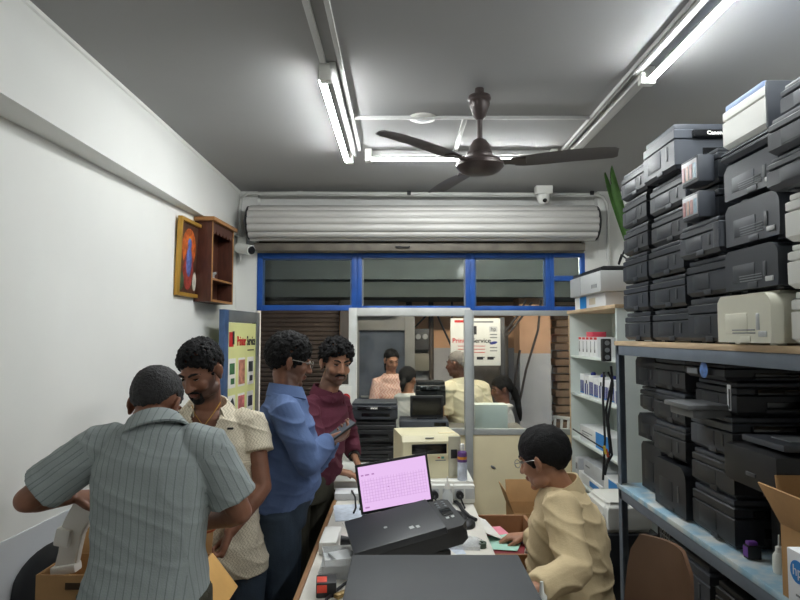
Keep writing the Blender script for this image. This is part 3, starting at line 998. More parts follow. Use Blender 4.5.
cpn = m.build('control_panel', BLK3, tp, ang=25)
MB().span((0.185, -0.03, -0.012), (0.225, 0.03, -0.009), 0.001).build('display', GLOSSB, cpn)
for i in range(6):
    MB().cyl((0.192 + (i % 2) * 0.025, 0.055 + (i // 2) * 0.022, -0.012), (0.192 + (i % 2) * 0.025, 0.055 + (i // 2) * 0.022, -0.009), 0.006, n=12).build('button', GREYP, cpn)
for i in range(2):
    MB().box((0.195 + i * 0.02, -0.055, -0.0105), (0.011, 0.014, 0.003), bev=0.001).build('button', LGREY, cpn)
m = MB()
m.box((0.055, -0.075, 0.0006), (0.016, 0.022, 0.0012), (0, 0, 0.1)).box((0.077, -0.082, 0.0006), (0.012, 0.02, 0.0012), (0, 0, 0.1))
m.use(LGREY).ell((-0.03, -0.012, 0.0004), (0.007, 0.009, 0.0012))
m.build('sticker', LGREY, tp)
# block it leans on
flat('toner_carton', (0.085, 2.27, TT), (0.17, 0.16, 0.075), BLK3, 'black cartridge box propping up the tilted printer', 'box', (0, 0, 0.2), 0.004)

# foreground printer
fp = thing('scanner_printer', 'broad dark grey flat-topped printer at the bottom edge of the picture on the table', 'printer', (0.0975, 1.49, TT))
m = MB()
m.span((-0.215, -0.15, 0.0), (0.21, 0.145, 0.198), 0.012)
m.build('body', BLK3, fp)
m = MB()
m.rings([[V((-0.222, -0.165, z)), V((0.217, -0.165, z)), V((0.217, 0.15, z)), V((-0.222, 0.15, z))] for z in (0.14, 0.196)] )
lid = MB().span((-0.226, -0.168, 0.203), (0.219, 0.152, 0.265), 0.007).build('scanner_lid', mat('lid_grey', S(64, 67, 70), 0.55, var=0.10, vscale=5, bump=0.05, bscale=700), fp)
m.bm.free()
MB().span((-0.21, -0.175, 0.02), (0.205, -0.152, 0.185), 0.005).build('front_panel', GLOSSB, fp)

# cream laser printer on the far counter
cl = thing('laser_printer', 'cream laser printer with dark output slot on the far counter', 'printer', (0.152, 3.595, LZ), (0, 0, R(9)))
CW, CD_, CH = 0.335, 0.35, 0.235
m = MB()
pr = [(-CD_ / 2, 0.0), (-CD_ / 2, CH - 0.03), (-CD_ / 2 + 0.03, CH), (CD_ / 2 - 0.02, CH), (CD_ / 2, CH - 0.02), (CD_ / 2, 0)]
m.rings([[V((x, p[0] * k_, p[1])) for p in pr] for x, k_ in ((-CW / 2, 0.97), (-CW / 2 + 0.006, 1), (CW / 2 - 0.006, 1), (CW / 2, 0.97))])
m.build('body', CREAMP, cl, ang=30)
MB().box((0.055 - 0.07, -CD_ / 2 - 0.001, CH * 0.70), (0.20, 0.012, 0.055), bev=0.004).build('output_slot', GLOSSB, cl)
MB().box((-0.015, -CD_ / 2 - 0.004, CH * 0.70 - 0.034), (0.21, 0.016, 0.012), bev=0.003).build('slot_lip', CREAMP, cl)
MB().box((0.13, -CD_ / 2 - 0.003, 0.12), (0.07, 0.012, 0.225), bev=0.004).build('side_panel', mat('panel_greige', S(176, 172, 152), 0.5), cl)
MB().box((0.125, -CD_ / 2 - 0.011, 0.135), (0.035, 0.006, 0.05), bev=0.002).build('tank_window', INK, cl)
m = MB()
m.use(mat('sticker_green', S(70, 150, 140), 0.5)).box((0.062, -CD_ / 2 - 0.001, 0.115), (0.016, 0.003, 0.012)).use(RED).box((0.04, -CD_ / 2 - 0.001, 0.115), (0.014, 0.003, 0.006)).use(GREYP).box((0.05, -CD_ / 2 - 0.001, 0.10), (0.06, 0.003, 0.005)).box((-0.01, -CD_ / 2 - 0.001, 0.13), (0.05, 0.003, 0.005))
m.build('stickers', None, cl)
MB().box((-0.01, -CD_ / 2 + 0.012, CH - 0.012), (0.05, 0.002, 0.008), (0.78, 0, 0)).build('name_mark', GREYP, cl)
MB().span((0.06, -0.09, CH), (0.16, -0.06, CH + 0.004), 0.001).build('lid_catch', BEIGE, cl)

# spray can
cn = thing('spray_can', 'slim spray can with purple and orange band beside the cream printer', 'spray can', (0.347, 3.392, LZ))
MB().lathe([(0.003, 0), (0.026, 0), (0.027, 0.004), (0.027, 0.10)], n=20).build('label_band', mat('can_white', S(198, 206, 220), 0.35, 0.1, var=0.25, vscale=30), cn)
m = MB()
m.use(mat('can_purple', S(94, 60, 120), 0.35)).lathe([(0.0272, 0.10), (0.0272, 0.115)], n=20)
m.use(mat('can_orange', S(214, 140, 50), 0.35)).lathe([(0.0272, 0.115), (0.0272, 0.13)], n=20)
m.use(mat('can_purple', S(94, 60, 120))).lathe([(0.0272, 0.13), (0.0272, 0.145), (0.024, 0.155), (0.012, 0.162), (0.002, 0.163)], n=20)
m.build('can_top', None, cn)
MB().lathe([(0.012, 0.16), (0.014, 0.175), (0.013, 0.195), (0.008, 0.2), (0.002, 0.2)], n=16).build('nozzle', WHITEP, cn)


# ------------------------------------------------------------------ printers
def printer(name, label, group, loc, w_, d, h, yaw=0.0, kind='inkjet', body=None, lidm=None, mark=None, latch=True, vents=0, cat='printer', darkfront=False, panel=True, notch=True):
    """front faces -y, left end is -x; origin under the centre"""
    body = body or BLK
    lidm = lidm or body
    t = thing(name, label, cat, loc, (0, 0, yaw), group)
    hb = h * 0.64
    hs = h * (0.86 if kind != 'laser' else 0.94)
    m = MB()
    if kind == 'laser':
        r_ = min(0.05, h * 0.25)
        pr = [(-d / 2 + 0.004, 0.006), (-d / 2, 0.03), (-d / 2, hs - r_)] + [(-d / 2 + r_ - r_ * math.cos(a * math.pi / 8), hs - r_ + r_ * math.sin(a * math.pi / 8)) for a in range(1, 5)] + [(d / 2 - 0.02, hs), (d / 2, hs - 0.02), (d / 2, 0.006)]
        m.rings([[V((x, p[0], p[1])) for p in pr] for x in (-w_ / 2, w_ / 2)])
    else:
        c = 0.012
        m.rings([[V((sx * (w_ / 2 - k_), sy * (d / 2 - k_), z)) for sx, sy in ((-1, -1), (1, -1), (1, 1), (-1, 1))] for z, k_ in ((0.006, c), (0.02, 0), (hb - 0.003, 0), (hb, 0.004))])
    for sx in (-1, 1):
        for sy in (-1, 1):
            m.box((sx * (w_ / 2 - 0.05), sy * (d / 2 - 0.05), 0.004), (0.03, 0.03, 0.008))
    m.build('body', body, t, ang=25)
    if kind != 'laser':
        m = MB()
        m.rings([[V((sx * (w_ / 2 - k_), sy * (d / 2 - k_), z)) for sx, sy in ((-1, -1), (1, -1), (1, 1), (-1, 1))] for z, k_ in ((hb + 0.003, 0.006), (hb + 0.006, 0.001), (hs - 0.004, 0.001), (hs, 0.006))])
        m.build('scanner', body, t, ang=25)
        MB().box((0, 0.006, (hs + h) / 2 + 0.001), (w_ * 0.96, d * 0.93, h - hs - 0.002), bev=0.005).build('scanner_lid', lidm, t)
    else:
        MB().box((0, 0.01, hs + (h - hs) / 2), (w_ * 0.7, d * 0.6, h - hs), bev=0.004).build('top_cover', lidm, t)
    if panel:
        c = MB()
        c.box((0, -d / 2 - 0.006, h * 0.74), (w_ * 0.72, 0.02, h * 0.16), (R(-14), 0, 0), 0.004)
        cpn = c.build('control_panel', GLOSSB if body in (BLK, BLK2, BLK3, BLKL) else GREYP, t)
        MB().box((-w_ * 0.1, -d / 2 - 0.017, h * 0.74), (w_ * 0.12, 0.004, h * 0.09), (R(-14), 0, 0), 0.001).build('display', BLK3, cpn)
    MB().box((0.01, -d / 2 + 0.001, h * 0.36), (w_ * 0.6, 0.01, h * 0.2), bev=0.003).build('output_slot', GLOSSB, t)
    MB().box((0.01, -d / 2 - 0.006, h * 0.2), (w_ * 0.62, 0.016, h * 0.12), bev=0.004).build('output_tray', body, t)
    sx = -w_ / 2
    if latch:
        MB().box((sx, -d / 2 + d * 0.22, h * 0.42), (0.006, 0.014, h * 0.30), bev=0.002).build('side_latch', mat('latch_grey', S(74, 77, 81), 0.4) if body in (BLK, BLK2, BLK3, BLKL) else LGREY, t)
    if notch:
        m = MB()
        m.box((sx, -d * 0.05, 0.016), (0.005, 0.05, 0.018), bev=0.002)
        m.box((sx, d * 0.12, h * 0.40), (0.004, d * 0.42, h * 0.38), bev=0.0015)
        m.build('side_cover', body, t)
    if vents:
        m = MB()
        for i in range(vents):
            m.box((sx, -d * 0.02 + 0.002 * i, h * (0.22 + 0.055 * i)), (0.005, d * 0.42, h * 0.022), bev=0.001)
        m.build('side_vent', GREYP, t)
        MB().box((sx - 0.001, -d * 0.36, h * 0.2), (0.006, d * 0.13, h * 0.10), bev=0.002).build('power_socket', LGREY, t)
    if kind == 'tank':
        tk = MB().box((sx - 0.03, -d * 0.1, h * 0.45), (0.06, d * 0.62, h * 0.76), bev=0.006).build('ink_tank', BLK2, t)
        m = MB()
        m.use(mat('tank_label', S(196, 196, 200), 0.4, var=0.1)).box((sx - 0.0605, -d * 0.1, h * 0.46), (0.003, d * 0.52, h * 0.58), bev=0.001)
        for i, c in enumerate((S(160, 186, 200), S(212, 164, 160), S(218, 184, 168), S(206, 150, 150))):
            m.use(mat('tank_ink_%d' % i, c, 0.4, var=0.25, vscale=40)).box((sx - 0.0625, -d * 0.1 - d * 0.2 + d * 0.13 * i, h * 0.42), (0.002, d * 0.085, h * 0.42))
        m.build('tank_window', None, tk)
    if kind == 'curve':
        MB().tube([(sx + 0.03, -d / 2 + 0.022, 0.02), (sx + 0.03, -d / 2 + 0.022, h * 0.8)], 0.034, 20).build('rounded_corner', BLK2, t)
    if darkfront:
        MB().box((0, -d / 2 - 0.004, h * 0.48), (w_ * 0.985, 0.012, h * 0.9), bev=0.003).build('front_cover', BLK2, t)
    if mark:
        text(mark, 0.022 if w_ > .4 else .014, face_M((-0.10 if w_ > .4 else 0.0, -d / 2 - 0.0185, h * 0.74), (1, 0, 0), (0, 0.24, 0.97)), PAPER, 'lettering', t, 0.0006, bold=0.0008)
    return t


# ------------------------------------------------------------------ rack
XF = 1.085
rk = thing('storage_rack', 'grey steel rack with wooden boards stacked with old black printers', 'rack', (XF, 2.0, 0))
RY0, RY1 = -0.80, 1.02
rackm = {}
PAPB = mat('shelf_lining', S(150, 186, 206), 0.8, var=0.1, vscale=9, col2=S(206, 212, 210), contrast=(0.42, 0.6))
for nm, zt, bm_ in (('shelf_board', 1.62, WOODB), ('shelf_board', 0.915, PAPB), ('shelf_board', 0.20, WOODB)):
    b = MB().span((-0.004, RY0, zt - 0.022), (0.62, RY1 + 0.02, zt), 0.002).build(nm, bm_, rk)
    if zt == 0.915:
        b['label'] = 'board lined with pale blue mottled sheet'
    m = MB()
    m.span((-0.0, RY0, zt - 0.068), (0.016, RY1, zt - 0.0225), 0.002).span((0.60, RY0, zt - 0.068), (0.616, RY1, zt - 0.0225), 0.002)
    m.span((0.016, RY1 - 0.016, zt - 0.068), (0.60, RY1, zt - 0.0225), 0.002)
    m.build('shelf_beam', STEEL, rk)
for x in (0.0, 0.576):
    for y in (RY0, RY1 - 0.03):
        m = MB()
        s_ = 1 if x == 0 else -1
        m.span((x if x == 0 else x + 0.04, y, 0), (x + 0.004 if x == 0 else x + 0.044, y + 0.042, 1.6), 0.001)
        m.span((x, y + 0.038, 0), (x + 0.044, y + 0.042, 1.6), 0.001)
        m.build('post', STEEL, rk)

G1, G2, G3 = 'printers stacked on the upper rack shelf', 'printers stacked on the lower rack shelf', 'machines stored under the lower rack shelf'
Z1, Z2, Z3 = 1.62, 0.915, 0.20
ORD = ['bottom', 'second from bottom', 'third from bottom', 'fourth from bottom', 'fifth from bottom', 'sixth from bottom', 'topmost']


def column(desc, y0, y1, xf, z0, hs, group, w_=0.46, **over):
    z = z0 + 0.0005
    out = []
    for i, h in enumerate(hs):
        spec = dict(over)
        if isinstance(h, tuple):
            h, extra = h
            spec.update(extra)
        d = spec.pop('d', y1 - y0)
        jx = 0.016 if group == G2 else 0.007
        dx = spec.pop('dx', rnd.uniform(-jx, jx))
        dy = spec.pop('dy', rnd.uniform(-0.004, 0.004))
        ww = spec.pop('w', w_)
        yaw = spec.pop('yaw', rnd.uniform(-0.012, 0.012))
        lab = spec.pop('label', None)
        nm = spec.pop('name', 'inkjet_printer')
        pos = 'topmost' if i == len(hs) - 1 else ORD[i]
        if i == 0:
            pos = 'bottom'
        if lab is None:
            what = {'tank': 'black printer with colourful ink tank window', 'curve': 'black round-cornered printer', 'laser': 'black laser printer'}.get(spec.get('kind'), 'black inkjet printer')
            if spec.get('body') is not None and spec['body'] not in (BLK, BLK2, BLK3, BLKL):
                what = 'off-white printer'
            lab = '%s, %s of the %s' % (what, pos, desc)
        out.append(printer(nm, lab, group, (xf + ww / 2 + dx, (y0 + y1) / 2 + dy, z), ww, d, h - 0.003, yaw, **spec))
        z += h
    return out


U1 = 'upper shelf column by the palm leaves'
column(U1, 2.64, 2.93, 1.10, Z1, [.137, .135, .136, .134, .136, .136], G1)
U2 = 'upper shelf column under the printer marked Canon'
column('upper shelf column second from the palm leaves', 2.29, 2.615, 1.10, Z1,
       [.137, .134, (.136, dict(dx=-0.012)), .134, (.132, dict(body=BLK2)), (.19, dict(dx=-0.03, body=BLK2, mark='Canon', w=.5, d=.30, label='large charcoal printer with white maker lettering on top of a tall stack', name='multifunction_printer'))], G1)
column('upper ink tank column', 1.985, 2.265, 1.085, Z1,
       [(.165, dict(latch=False, body=BLK)), (.14, dict(latch=False, body=BLK)), (.13, dict(kind='curve', dx=-0.02, body=BLK2, w=.40)), (.125, dict(kind='tank', dx=0.02, w=.40, d=.20, dy=.035)), (.13, dict(kind='tank', dx=0.02, w=.40, d=.20, dy=.035))], G1)
WP = dict(body=WHITEP)
CP_ = dict(body=CREAMP)
column('upper shelf column at the white-topped stack', 1.685, 1.965, 1.075, Z1,
       [(.165, dict(body=OFFW, kind='laser', dx=-0.035, vents=2, label='cream laser printer standing directly on the upper shelf edge', name='laser_printer')),
        (.145, dict(kind='laser', vents=3)), (.15, dict(kind='laser', vents=4, body=BLK2)), (.13, dict(dx=-0.0, body=BLK2, kind='laser', vents=4)), (.05, dict(latch=False, notch=False, body=BLK2, panel=False, dy=.02)),
        (.16, dict(dx=.012, d=.232, dy=.043, panel=False, darkfront=True, body=WHITEP, lidm=mat('blue_grey_lid', S(124, 142, 176), 0.5), latch=False, notch=False, label='white printer with blue-grey lid topping the highest stack', name='laser_printer'))], G1)
column('upper shelf column at the right picture edge', 1.31, 1.655, 1.075, Z1,
       [(.15, dict(body=WHITEP, latch=False)), (.13, dict(body=WHITEP, latch=False)), (.14, dict(body=WHITEP, latch=False)), (.10, dict(dx=-.05, body=BLK2)), (.11, dict(dx=-.045, body=BLK2)), (.10, dict(body=BLK2))], G1)
# red tapes between the white printers
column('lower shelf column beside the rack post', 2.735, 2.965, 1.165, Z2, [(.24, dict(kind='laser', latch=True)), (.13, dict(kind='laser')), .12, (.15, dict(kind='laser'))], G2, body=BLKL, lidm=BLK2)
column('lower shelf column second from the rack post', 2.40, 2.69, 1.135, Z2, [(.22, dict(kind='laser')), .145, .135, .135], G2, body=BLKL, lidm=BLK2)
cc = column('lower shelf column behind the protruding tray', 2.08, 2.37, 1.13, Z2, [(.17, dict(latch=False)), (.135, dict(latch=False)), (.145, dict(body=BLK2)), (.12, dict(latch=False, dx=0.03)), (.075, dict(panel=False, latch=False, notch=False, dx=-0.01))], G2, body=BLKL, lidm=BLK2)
m = MB()
m.span((0, 0, 0), (0.16, 0.20, 0.018), 0.006)
m.span((0.02, 0.01, -0.03), (0.16, 0.19, 0.0), 0.006)
o = m.build('loose_tray', mat('tray_grey', S(100, 102, 104), 0.4, var=0.15))
# stickers on the machines of that column are their parts
mt = MB()
mt.use(mat('sticker_blue', S(96, 130, 190), 0.5, var=0.4, vscale=60)).ell((-0.245, -0.03, 0.038), (0.003, 0.03, 0.03))
mt.use(GREYP).box((-0.2435, 0.06, 0.03), (0.004, 0.08, 0.02), bev=0.004)
mt.build('sticker', None, cc[4])
mt = MB()
mt.use(CARDW).box((-0.231, -0.10, 0.065), (0.003, 0.022, 0.09))
mt.use(INK).box((-0.233, -0.104, 0.06), (0.001, 0.008, 0.07))
mt.build('barcode_label', None, cc[3])
o.location = (1.015, 2.13, 1.385)
tag(o, 'shallow grey tray sticking out of the lower shelf stack over the aisle', 'tray')
# big printer near the carton
bp = printer('office_printer', 'big black office printer with sloping lid just behind the open carton', G2, (1.45, 1.92, Z2 + .0005), 0.42, 0.25, 0.25, 0.0, 'laser', BLK3, BLK2, latch=False, panel=False)
MB().box((-0.075, 0.0, 0.315), (0.56, 0.29, 0.125), bev=0.02).build('scanner', BLK3, bp)
MB().box((-0.10, -0.02, 0.392), (0.44, 0.22, 0.02), (0.0, 0.03, 0), 0.006).build('sloping_lid', BLK2, bp)
MB().box((-0.20, -0.03, 0.4075), (0.13, 0.10, 0.003), (0.0, 0.03, 0)).build('lid_label', GREYP, bp)
MB().box((0.06, 0.05, 0.46), (0.26, 0.05, 0.16), (-0.5, 0, 0), 0.006).build('raised_feeder', BLK3, bp)
MB().box((0.0, 0.018, 0.46), (0.05, 0.004, 0.02), (-0.5, 0, 0)).build('feeder_label', CARDW, bp)
MB().box((-0.356, -0.02, 0.30), (0.004, 0.05, 0.012), bev=0.001).build('side_latch', mat('latch_grey', S(74, 77, 81), 0.4), bp)
# machines below the lower shelf
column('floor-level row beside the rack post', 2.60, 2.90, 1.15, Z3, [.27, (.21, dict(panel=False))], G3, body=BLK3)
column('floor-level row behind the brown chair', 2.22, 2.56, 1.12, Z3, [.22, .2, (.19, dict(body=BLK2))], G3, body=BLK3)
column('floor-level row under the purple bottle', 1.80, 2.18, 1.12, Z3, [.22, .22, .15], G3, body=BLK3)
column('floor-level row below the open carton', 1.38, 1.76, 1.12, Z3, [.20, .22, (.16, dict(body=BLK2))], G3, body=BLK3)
pf = thing('power_supply_unit', 'black computer power supply with round fan grille under the lower shelf by the post', 'power supply', (1.28, 2.75, Z3 + .4815))
MB().box((0, 0, 0.07), (0.18, 0.16, 0.14), bev=0.004).build('case', BLK3, pf)
m = MB()
for r_ in (0.018, 0.034, 0.05):
    n = 20
    m.tube([(-0.091, r_ * math.cos(k * 2 * math.pi / n), 0.07 + r_ * math.sin(k * 2 * math.pi / n)) for k in range(n + 1)], 0.0022, 5)
for a in (0, math.pi / 2):
    m.tube([(-0.092, -0.05 * math.cos(a), 0.07 - 0.05 * math.sin(a)), (-0.092, 0.05 * math.cos(a), 0.07 + 0.05 * math.sin(a))], 0.002, 5)
m.build('fan_grille', LGREY, pf)


# open carton and boxes on the lower shelf
def open_box(name, label, loc, w_, d, h, flaps, yaw=0.0, m_=CARD, t=0.005, cat='carton', printmark=None, group=None):
    o = thing(name, label, cat, loc, (0, 0, yaw), group)
    b = MB()
    b.span((-w_ / 2, -d / 2, 0), (w_ / 2, d / 2, t)).span((-w_ / 2, -d / 2, t), (-w_ / 2 + t, d / 2, h)).span((w_ / 2 - t, -d / 2, t), (w_ / 2, d / 2, h)).span((-w_ / 2 + t, -d / 2, t), (w_ / 2 - t, -d / 2 + t, h)).span((-w_ / 2 + t, d / 2 - t, t), (w_ / 2 - t, d / 2, h))
    b.build('box_body', m_, o)
    for side, ang, ln, mm in flaps:
        M = {'l': Matrix.Translation((-w_ / 2, 0, h)) @ Matrix.Rotation(math.pi, 4, 'Z'), 'r': Matrix.Translation((w_ / 2, 0, h)), 'f': Matrix.Translation((0, -d / 2, h)) @ Matrix.Rotation(-math.pi / 2, 4, 'Z'), 'b': Matrix.Translation((0, d / 2, h)) @ Matrix.Rotation(math.pi / 2, 4, 'Z')}[side]
        wd = d if side in 'lr' else w_
        M = M @ Matrix.Rotation(R(-ang), 4, 'Y')
        f = MB()
        f.box((ln / 2, 0, 0), (ln, wd * 0.985, 0.005), None, 0.001)
        f.bm.transform(M)
        f.build('flap', mm or m_, o)
    return o


open_box('open_carton', 'open brown carton with raised flap on the right end of the lower shelf', (1.235, 1.61, Z2 + .001), 0.30, 0.27, 0.20, [('l', 62, 0.13, None), ('b', 80, 0.13, None), ('r', 20, 0.12, None)])
hpb = thing('printer_box', 'white printer box with round blue emblem beside the open brown carton', 'box', (1.088, 1.365, Z2 + .001))
MB().box((0, 0, 0.115), (0.33, 0.20, 0.23), bev=0.003).build('box_body', CARDW, hpb)
m = MB()
Mh = Matrix.Translation((-0.166, 0.06, 0.185)) @ Matrix.Rotation(-math.pi / 2, 4, 'Y')
m.use(SKYB).lathe([(0.001, 0), (0.026, 0), (0.026, 0.0012), (0.001, 0.0012)], Mh, 28)
m.use(GREYP)
for i, z in enumerate((0.13, 0.115, 0.06, 0.05, 0.04)):
    m.box((-0.1655, 0.04 - 0.01 * (i % 2), z), (0.001, 0.06 + 0.02 * (i % 3), 0.005))
m.box((-0.1655, 0.02, 0.09), (0.001, 0.02, 0.022))
m.build('box_print', None, hpb)
text('hp', 0.034, face_M((-0.1675, 0.06, 0.186), (0, -1, 0), (0, 0, 1)), CARDW, 'lettering', hpb, 0.0005)
m = MB()
m.use(SKYB).lathe([(0.001, 0), (0.03, 0), (0.03, 0.0012), (0.001, 0.0012)], Matrix.Translation((-0.10, -0.1005, 0.17)) @ Matrix.Rotation(math.pi / 2, 4, 'X'), 28)
m.build('front_emblem', None, hpb)
# purple ink bottle and white dropper bottle on the shelf edge
pb = thing('ink_bottle', 'small purple-labelled black ink bottle on the lower shelf edge', 'bottle', (1.16, 2.02, Z2 + .001))
MB().box((0, 0, 0.022), (0.045, 0.03, 0.044), bev=0.004).build('bottle', BLK3, pb)
MB().box((-0.0225, 0, 0.024), (0.002, 0.026, 0.032)).build('label_patch', mat('violet_label', S(112, 64, 150), 0.5), pb)
MB().box((-0.002, 0, 0.05), (0.03, 0.022, 0.012), bev=0.003).build('cap', mat('violet_label', S(112, 64, 150)), pb)
db = thing('dropper_bottle', 'white dropper bottle with pointed nozzle beside the open carton', 'bottle', (1.175, 1.90, Z2 + .001))
MB().lathe([(0.002, 0), (0.019, 0), (0.02, 0.006), (0.02, 0.05), (0.014, 0.062), (0.002, 0.062)], n=20).build('bottle', WHITEP, db)
MB().lathe([(0.012, 0.062), (0.011, 0.078), (0.004, 0.082), (0.0025, 0.115), (0.0005, 0.116)], n=14).build('nozzle', WHITEP, db)

# brown chair
BR = mat('brown_chair_plastic', S(104, 78, 60), 0.4, var=0.1, vscale=5)
ch = thing('office_chair', 'empty brown plastic chair tucked beside the rack', 'chair', (0.80, 1.93, 0), (0, 0, R(-70)))
m = MB()
rg = []
for i in range(9):
    z = 0.55 + i * 0.0555
    k = i / 8
    hw = 0.140 * (1 - 0.06 * k - 0.30 * k ** 12)
    bow = 0.03
    front, back = [], []
    for j in range(9):
        u = -1 + j / 4
        y = 0.0 + 0.06 * k + bow * u * u * -1
        front.append(V((u * hw, y - 0.007, z)))
        back.append(V((u * hw, y + 0.007, z)))
    rg.append(front + back[::-1])
m.rings(rg)
m.build('backrest', BR, ch, ang=60)
m = MB()
for s_ in (-1, 1):
    m.tube([(s_ * 0.15, -0.02, 0.42), (s_ * 0.155, 0.03, 0.5), (s_ * 0.15, 0.035, 0.72)], 0.011, 8)
m.build('back_support', INK, ch)
MB().box((0, -0.2, 0.44), (0.36, 0.38, 0.05), bev=0.02).build('seat', BR, ch)
for sx in (-1, 1):
    for sy in (-0.36, -0.02):
        MB().tube([(sx * 0.17, sy, 0.42), (sx * 0.19, sy, 0.0)], 0.011, 8).build('leg', INK, ch)

# ------------------------------------------------------------------ white bookcase in the right corner
BXF = 1.28
bc_ = thing('white_bookcase', 'white open bookcase in the far right corner facing the aisle', 'bookcase', (BXF, 4.05, 0))
BW = mat('bookcase_white', S(214, 222, 218), 0.55, var=0.03)
by0, by1 = -0.50, 0.50
m = MB()
m.span((0, by1 - 0.018, 0), (0.33, by1, 1.81), 0.001).span((0, by0, 0), (0.33, by0 + 0.018, 1.81), 0.001).span((0.315, by0 + 0.018, 0), (0.33, by1 - 0.018, 1.81))
m.build('carcass', BW, bc_)
MB().span((-0.012, by0 - 0.01, 1.81), (0.34, by1 + 0.01, 1.832), 0.002).build('top_board', WOODB, bc_)
for z in (1.50, 1.225, 0.90, 0.60, 0.3, 0.06):
    MB().span((0.004, by0 + 0.018, z - 0.016), (0.315, by1 - 0.018, z), 0.001).build('shelf', BW, bc_)
MB().span((-0.003, by1 - 0.02, 0), (0.0, by1 + 0.001, 1.81)).build('edge_band', WOODB, bc_)


def small_box(name, label, c, size, base, marks, cat='box', yaw=0.0, group=None):
    """marks: list of (face, u, v, w, h, material) with face 'l' (toward -x) or 'f' (toward -y), u,v in 0..1"""
    o = thing(name, label, cat, c, (0, 0, yaw), group)
    w_, d, h = size
    MB().box((0, 0, h / 2), size, bev=0.002).build('box_body', base, o)
    if marks:
        m = MB()
        for f, u, v, mw, mh, mm in marks:
            m.use(mm)
            if f == 'l':
                m.box((-w_ / 2, d * (0.5 - u), h * v), (0.002, d * mw, h * mh))
            else:
                m.box((w_ * (u - 0.5), -d / 2, h * v), (w_ * mw, 0.002, h * mh))
        m.build('box_print', None, o)
    return o


# ink cartons on the first shelf
first = None
for i in range(5):
    lab = ['nearest', 'second nearest', 'middle', 'second farthest', 'farthest'][i]
    y = 4.02 + i * 0.085
    small_box('ink_box', '%s of five slim white and red ink boxes on the upper bookcase shelf' % lab, (BXF + 0.085, y, 1.5005), (0.12, 0.078, 0.135), CARDW,
              [('l', .5, .93, .8, .12, RED), ('l', .35, .55, .12, .5, GREYP), ('l', .35, .3, .2, .15, INK)], group='slim ink boxes on the upper bookcase shelf')
small_box('ink_box', 'red-topped ink box lying on the slim white boxes', (BXF + 0.09, 4.20, 1.6365), (0.10, 0.12, 0.035), mat('red_carton', S(206, 70, 90), 0.5), [])
# blue ink bottles boxes on the second shelf
for i in range(8):
    lab = ['nearest', 'second nearest', 'third nearest', 'fourth nearest', 'fourth farthest', 'third farthest', 'second farthest', 'farthest'][i]
    y = 3.62 + i * 0.101
    h = 0.135 + 0.012 * (i % 2)
    o = small_box('ink_pack', '%s white ink pack with blue bars on the second bookcase shelf' % lab, (BXF + 0.075, y, 1.2255), (0.10, 0.092, h), CARDW,
                  ([('l', .5, .40, .26, .62, NAVY), ('l', .18, .40, .18, .6, NAVY), ('l', .82, .4, .18, .6, NAVY), ('l', .5, .12, .9, .06, SKYB)] if i % 3 else [('l', .5, .72, .25, .16, INK), ('l', .28, .36, .3, .55, NAVY), ('l', .75, .36, .2, .55, NAVY)]), group='ink packs on the second bookcase shelf')
    if i % 2 == 0:
        MB().lathe([(0.002, 0), (0.018, 0), (0.018, 0.02), (0.012, 0.03), (0.002, 0.03)], Matrix.Translation((0, 0, h)), 12).build('bottle_top', NAVY, o)
small_box('toner_box', 'long white and blue toner box on the third bookcase shelf', (BXF + 0.10, 4.10, 0.9005), (0.14, 0.62, 0.105), CARDW, [('l', .78, .5, .44, .98, SKYB), ('l', .26, .62, .36, .06, GREYP), ('l', .2, .45, .25, .05, GREYP)])
small_box('toner_box', 'flat white box with blue label on the fourth bookcase shelf', (BXF + 0.11, 4.18, 0.6005), (0.18, 0.5, 0.07), CARDW, [('l', .7, .5, .4, .5, SKYB)])
small_box('parts_box', 'upper pale box stacked on the flat white labelled box', (BXF + 0.12, 4.12, 0.6715), (0.18, 0.44, 0.10), mat('grey_carton', S(190, 194, 200), 0.6), [('l', .2, .6, .2, .1, GREYP)])
small_box('parts_box', 'narrow grey box standing at the far end of the fourth bookcase shelf', (BXF + 0.07, 4.48, 0.6005), (0.10, 0.075, 0.15), mat('grey_carton', S(190, 194, 200)), [('l', .5, .6, .5, .3, GREYP)])
small_box('toner_box', 'blue-ended toner box near the rack post on the fourth bookcase shelf', (BXF + 0.10, 3.74, 0.6005), (0.16, 0.30, 0.16), CARDW, [('l', .6, .5, .6, .9, SKYB)])
# white rounded machine cover in front of the bookcase
wc = thing('white_machine_cover', 'white rounded plastic machine cover on a box behind the seated man', 'machine cover', (1.19, 3.35, 0.62))
m = MB()
m.rings([[V((x, y, z)) for x, y in ((-0.13 * k, -0.17 * k), (0.13 * k, -0.17 * k), (0.13 * k, 0.17 * k), (-0.13 * k, 0.17 * k))] for z, k in ((0, 1), (0.10, 0.98), (0.145, 0.9), (0.16, 0.72))])
bmesh.ops.bevel(m.bm, geom=list(m.bm.edges), offset=0.02, segments=3, affect='EDGES')
m.build('cover', WHITEP, wc)
small_box('crate', 'black crate standing on the floor under the white machine cover', (1.19, 3.35, 0), (0.30, 0.38, 0.619), BLKL, [])
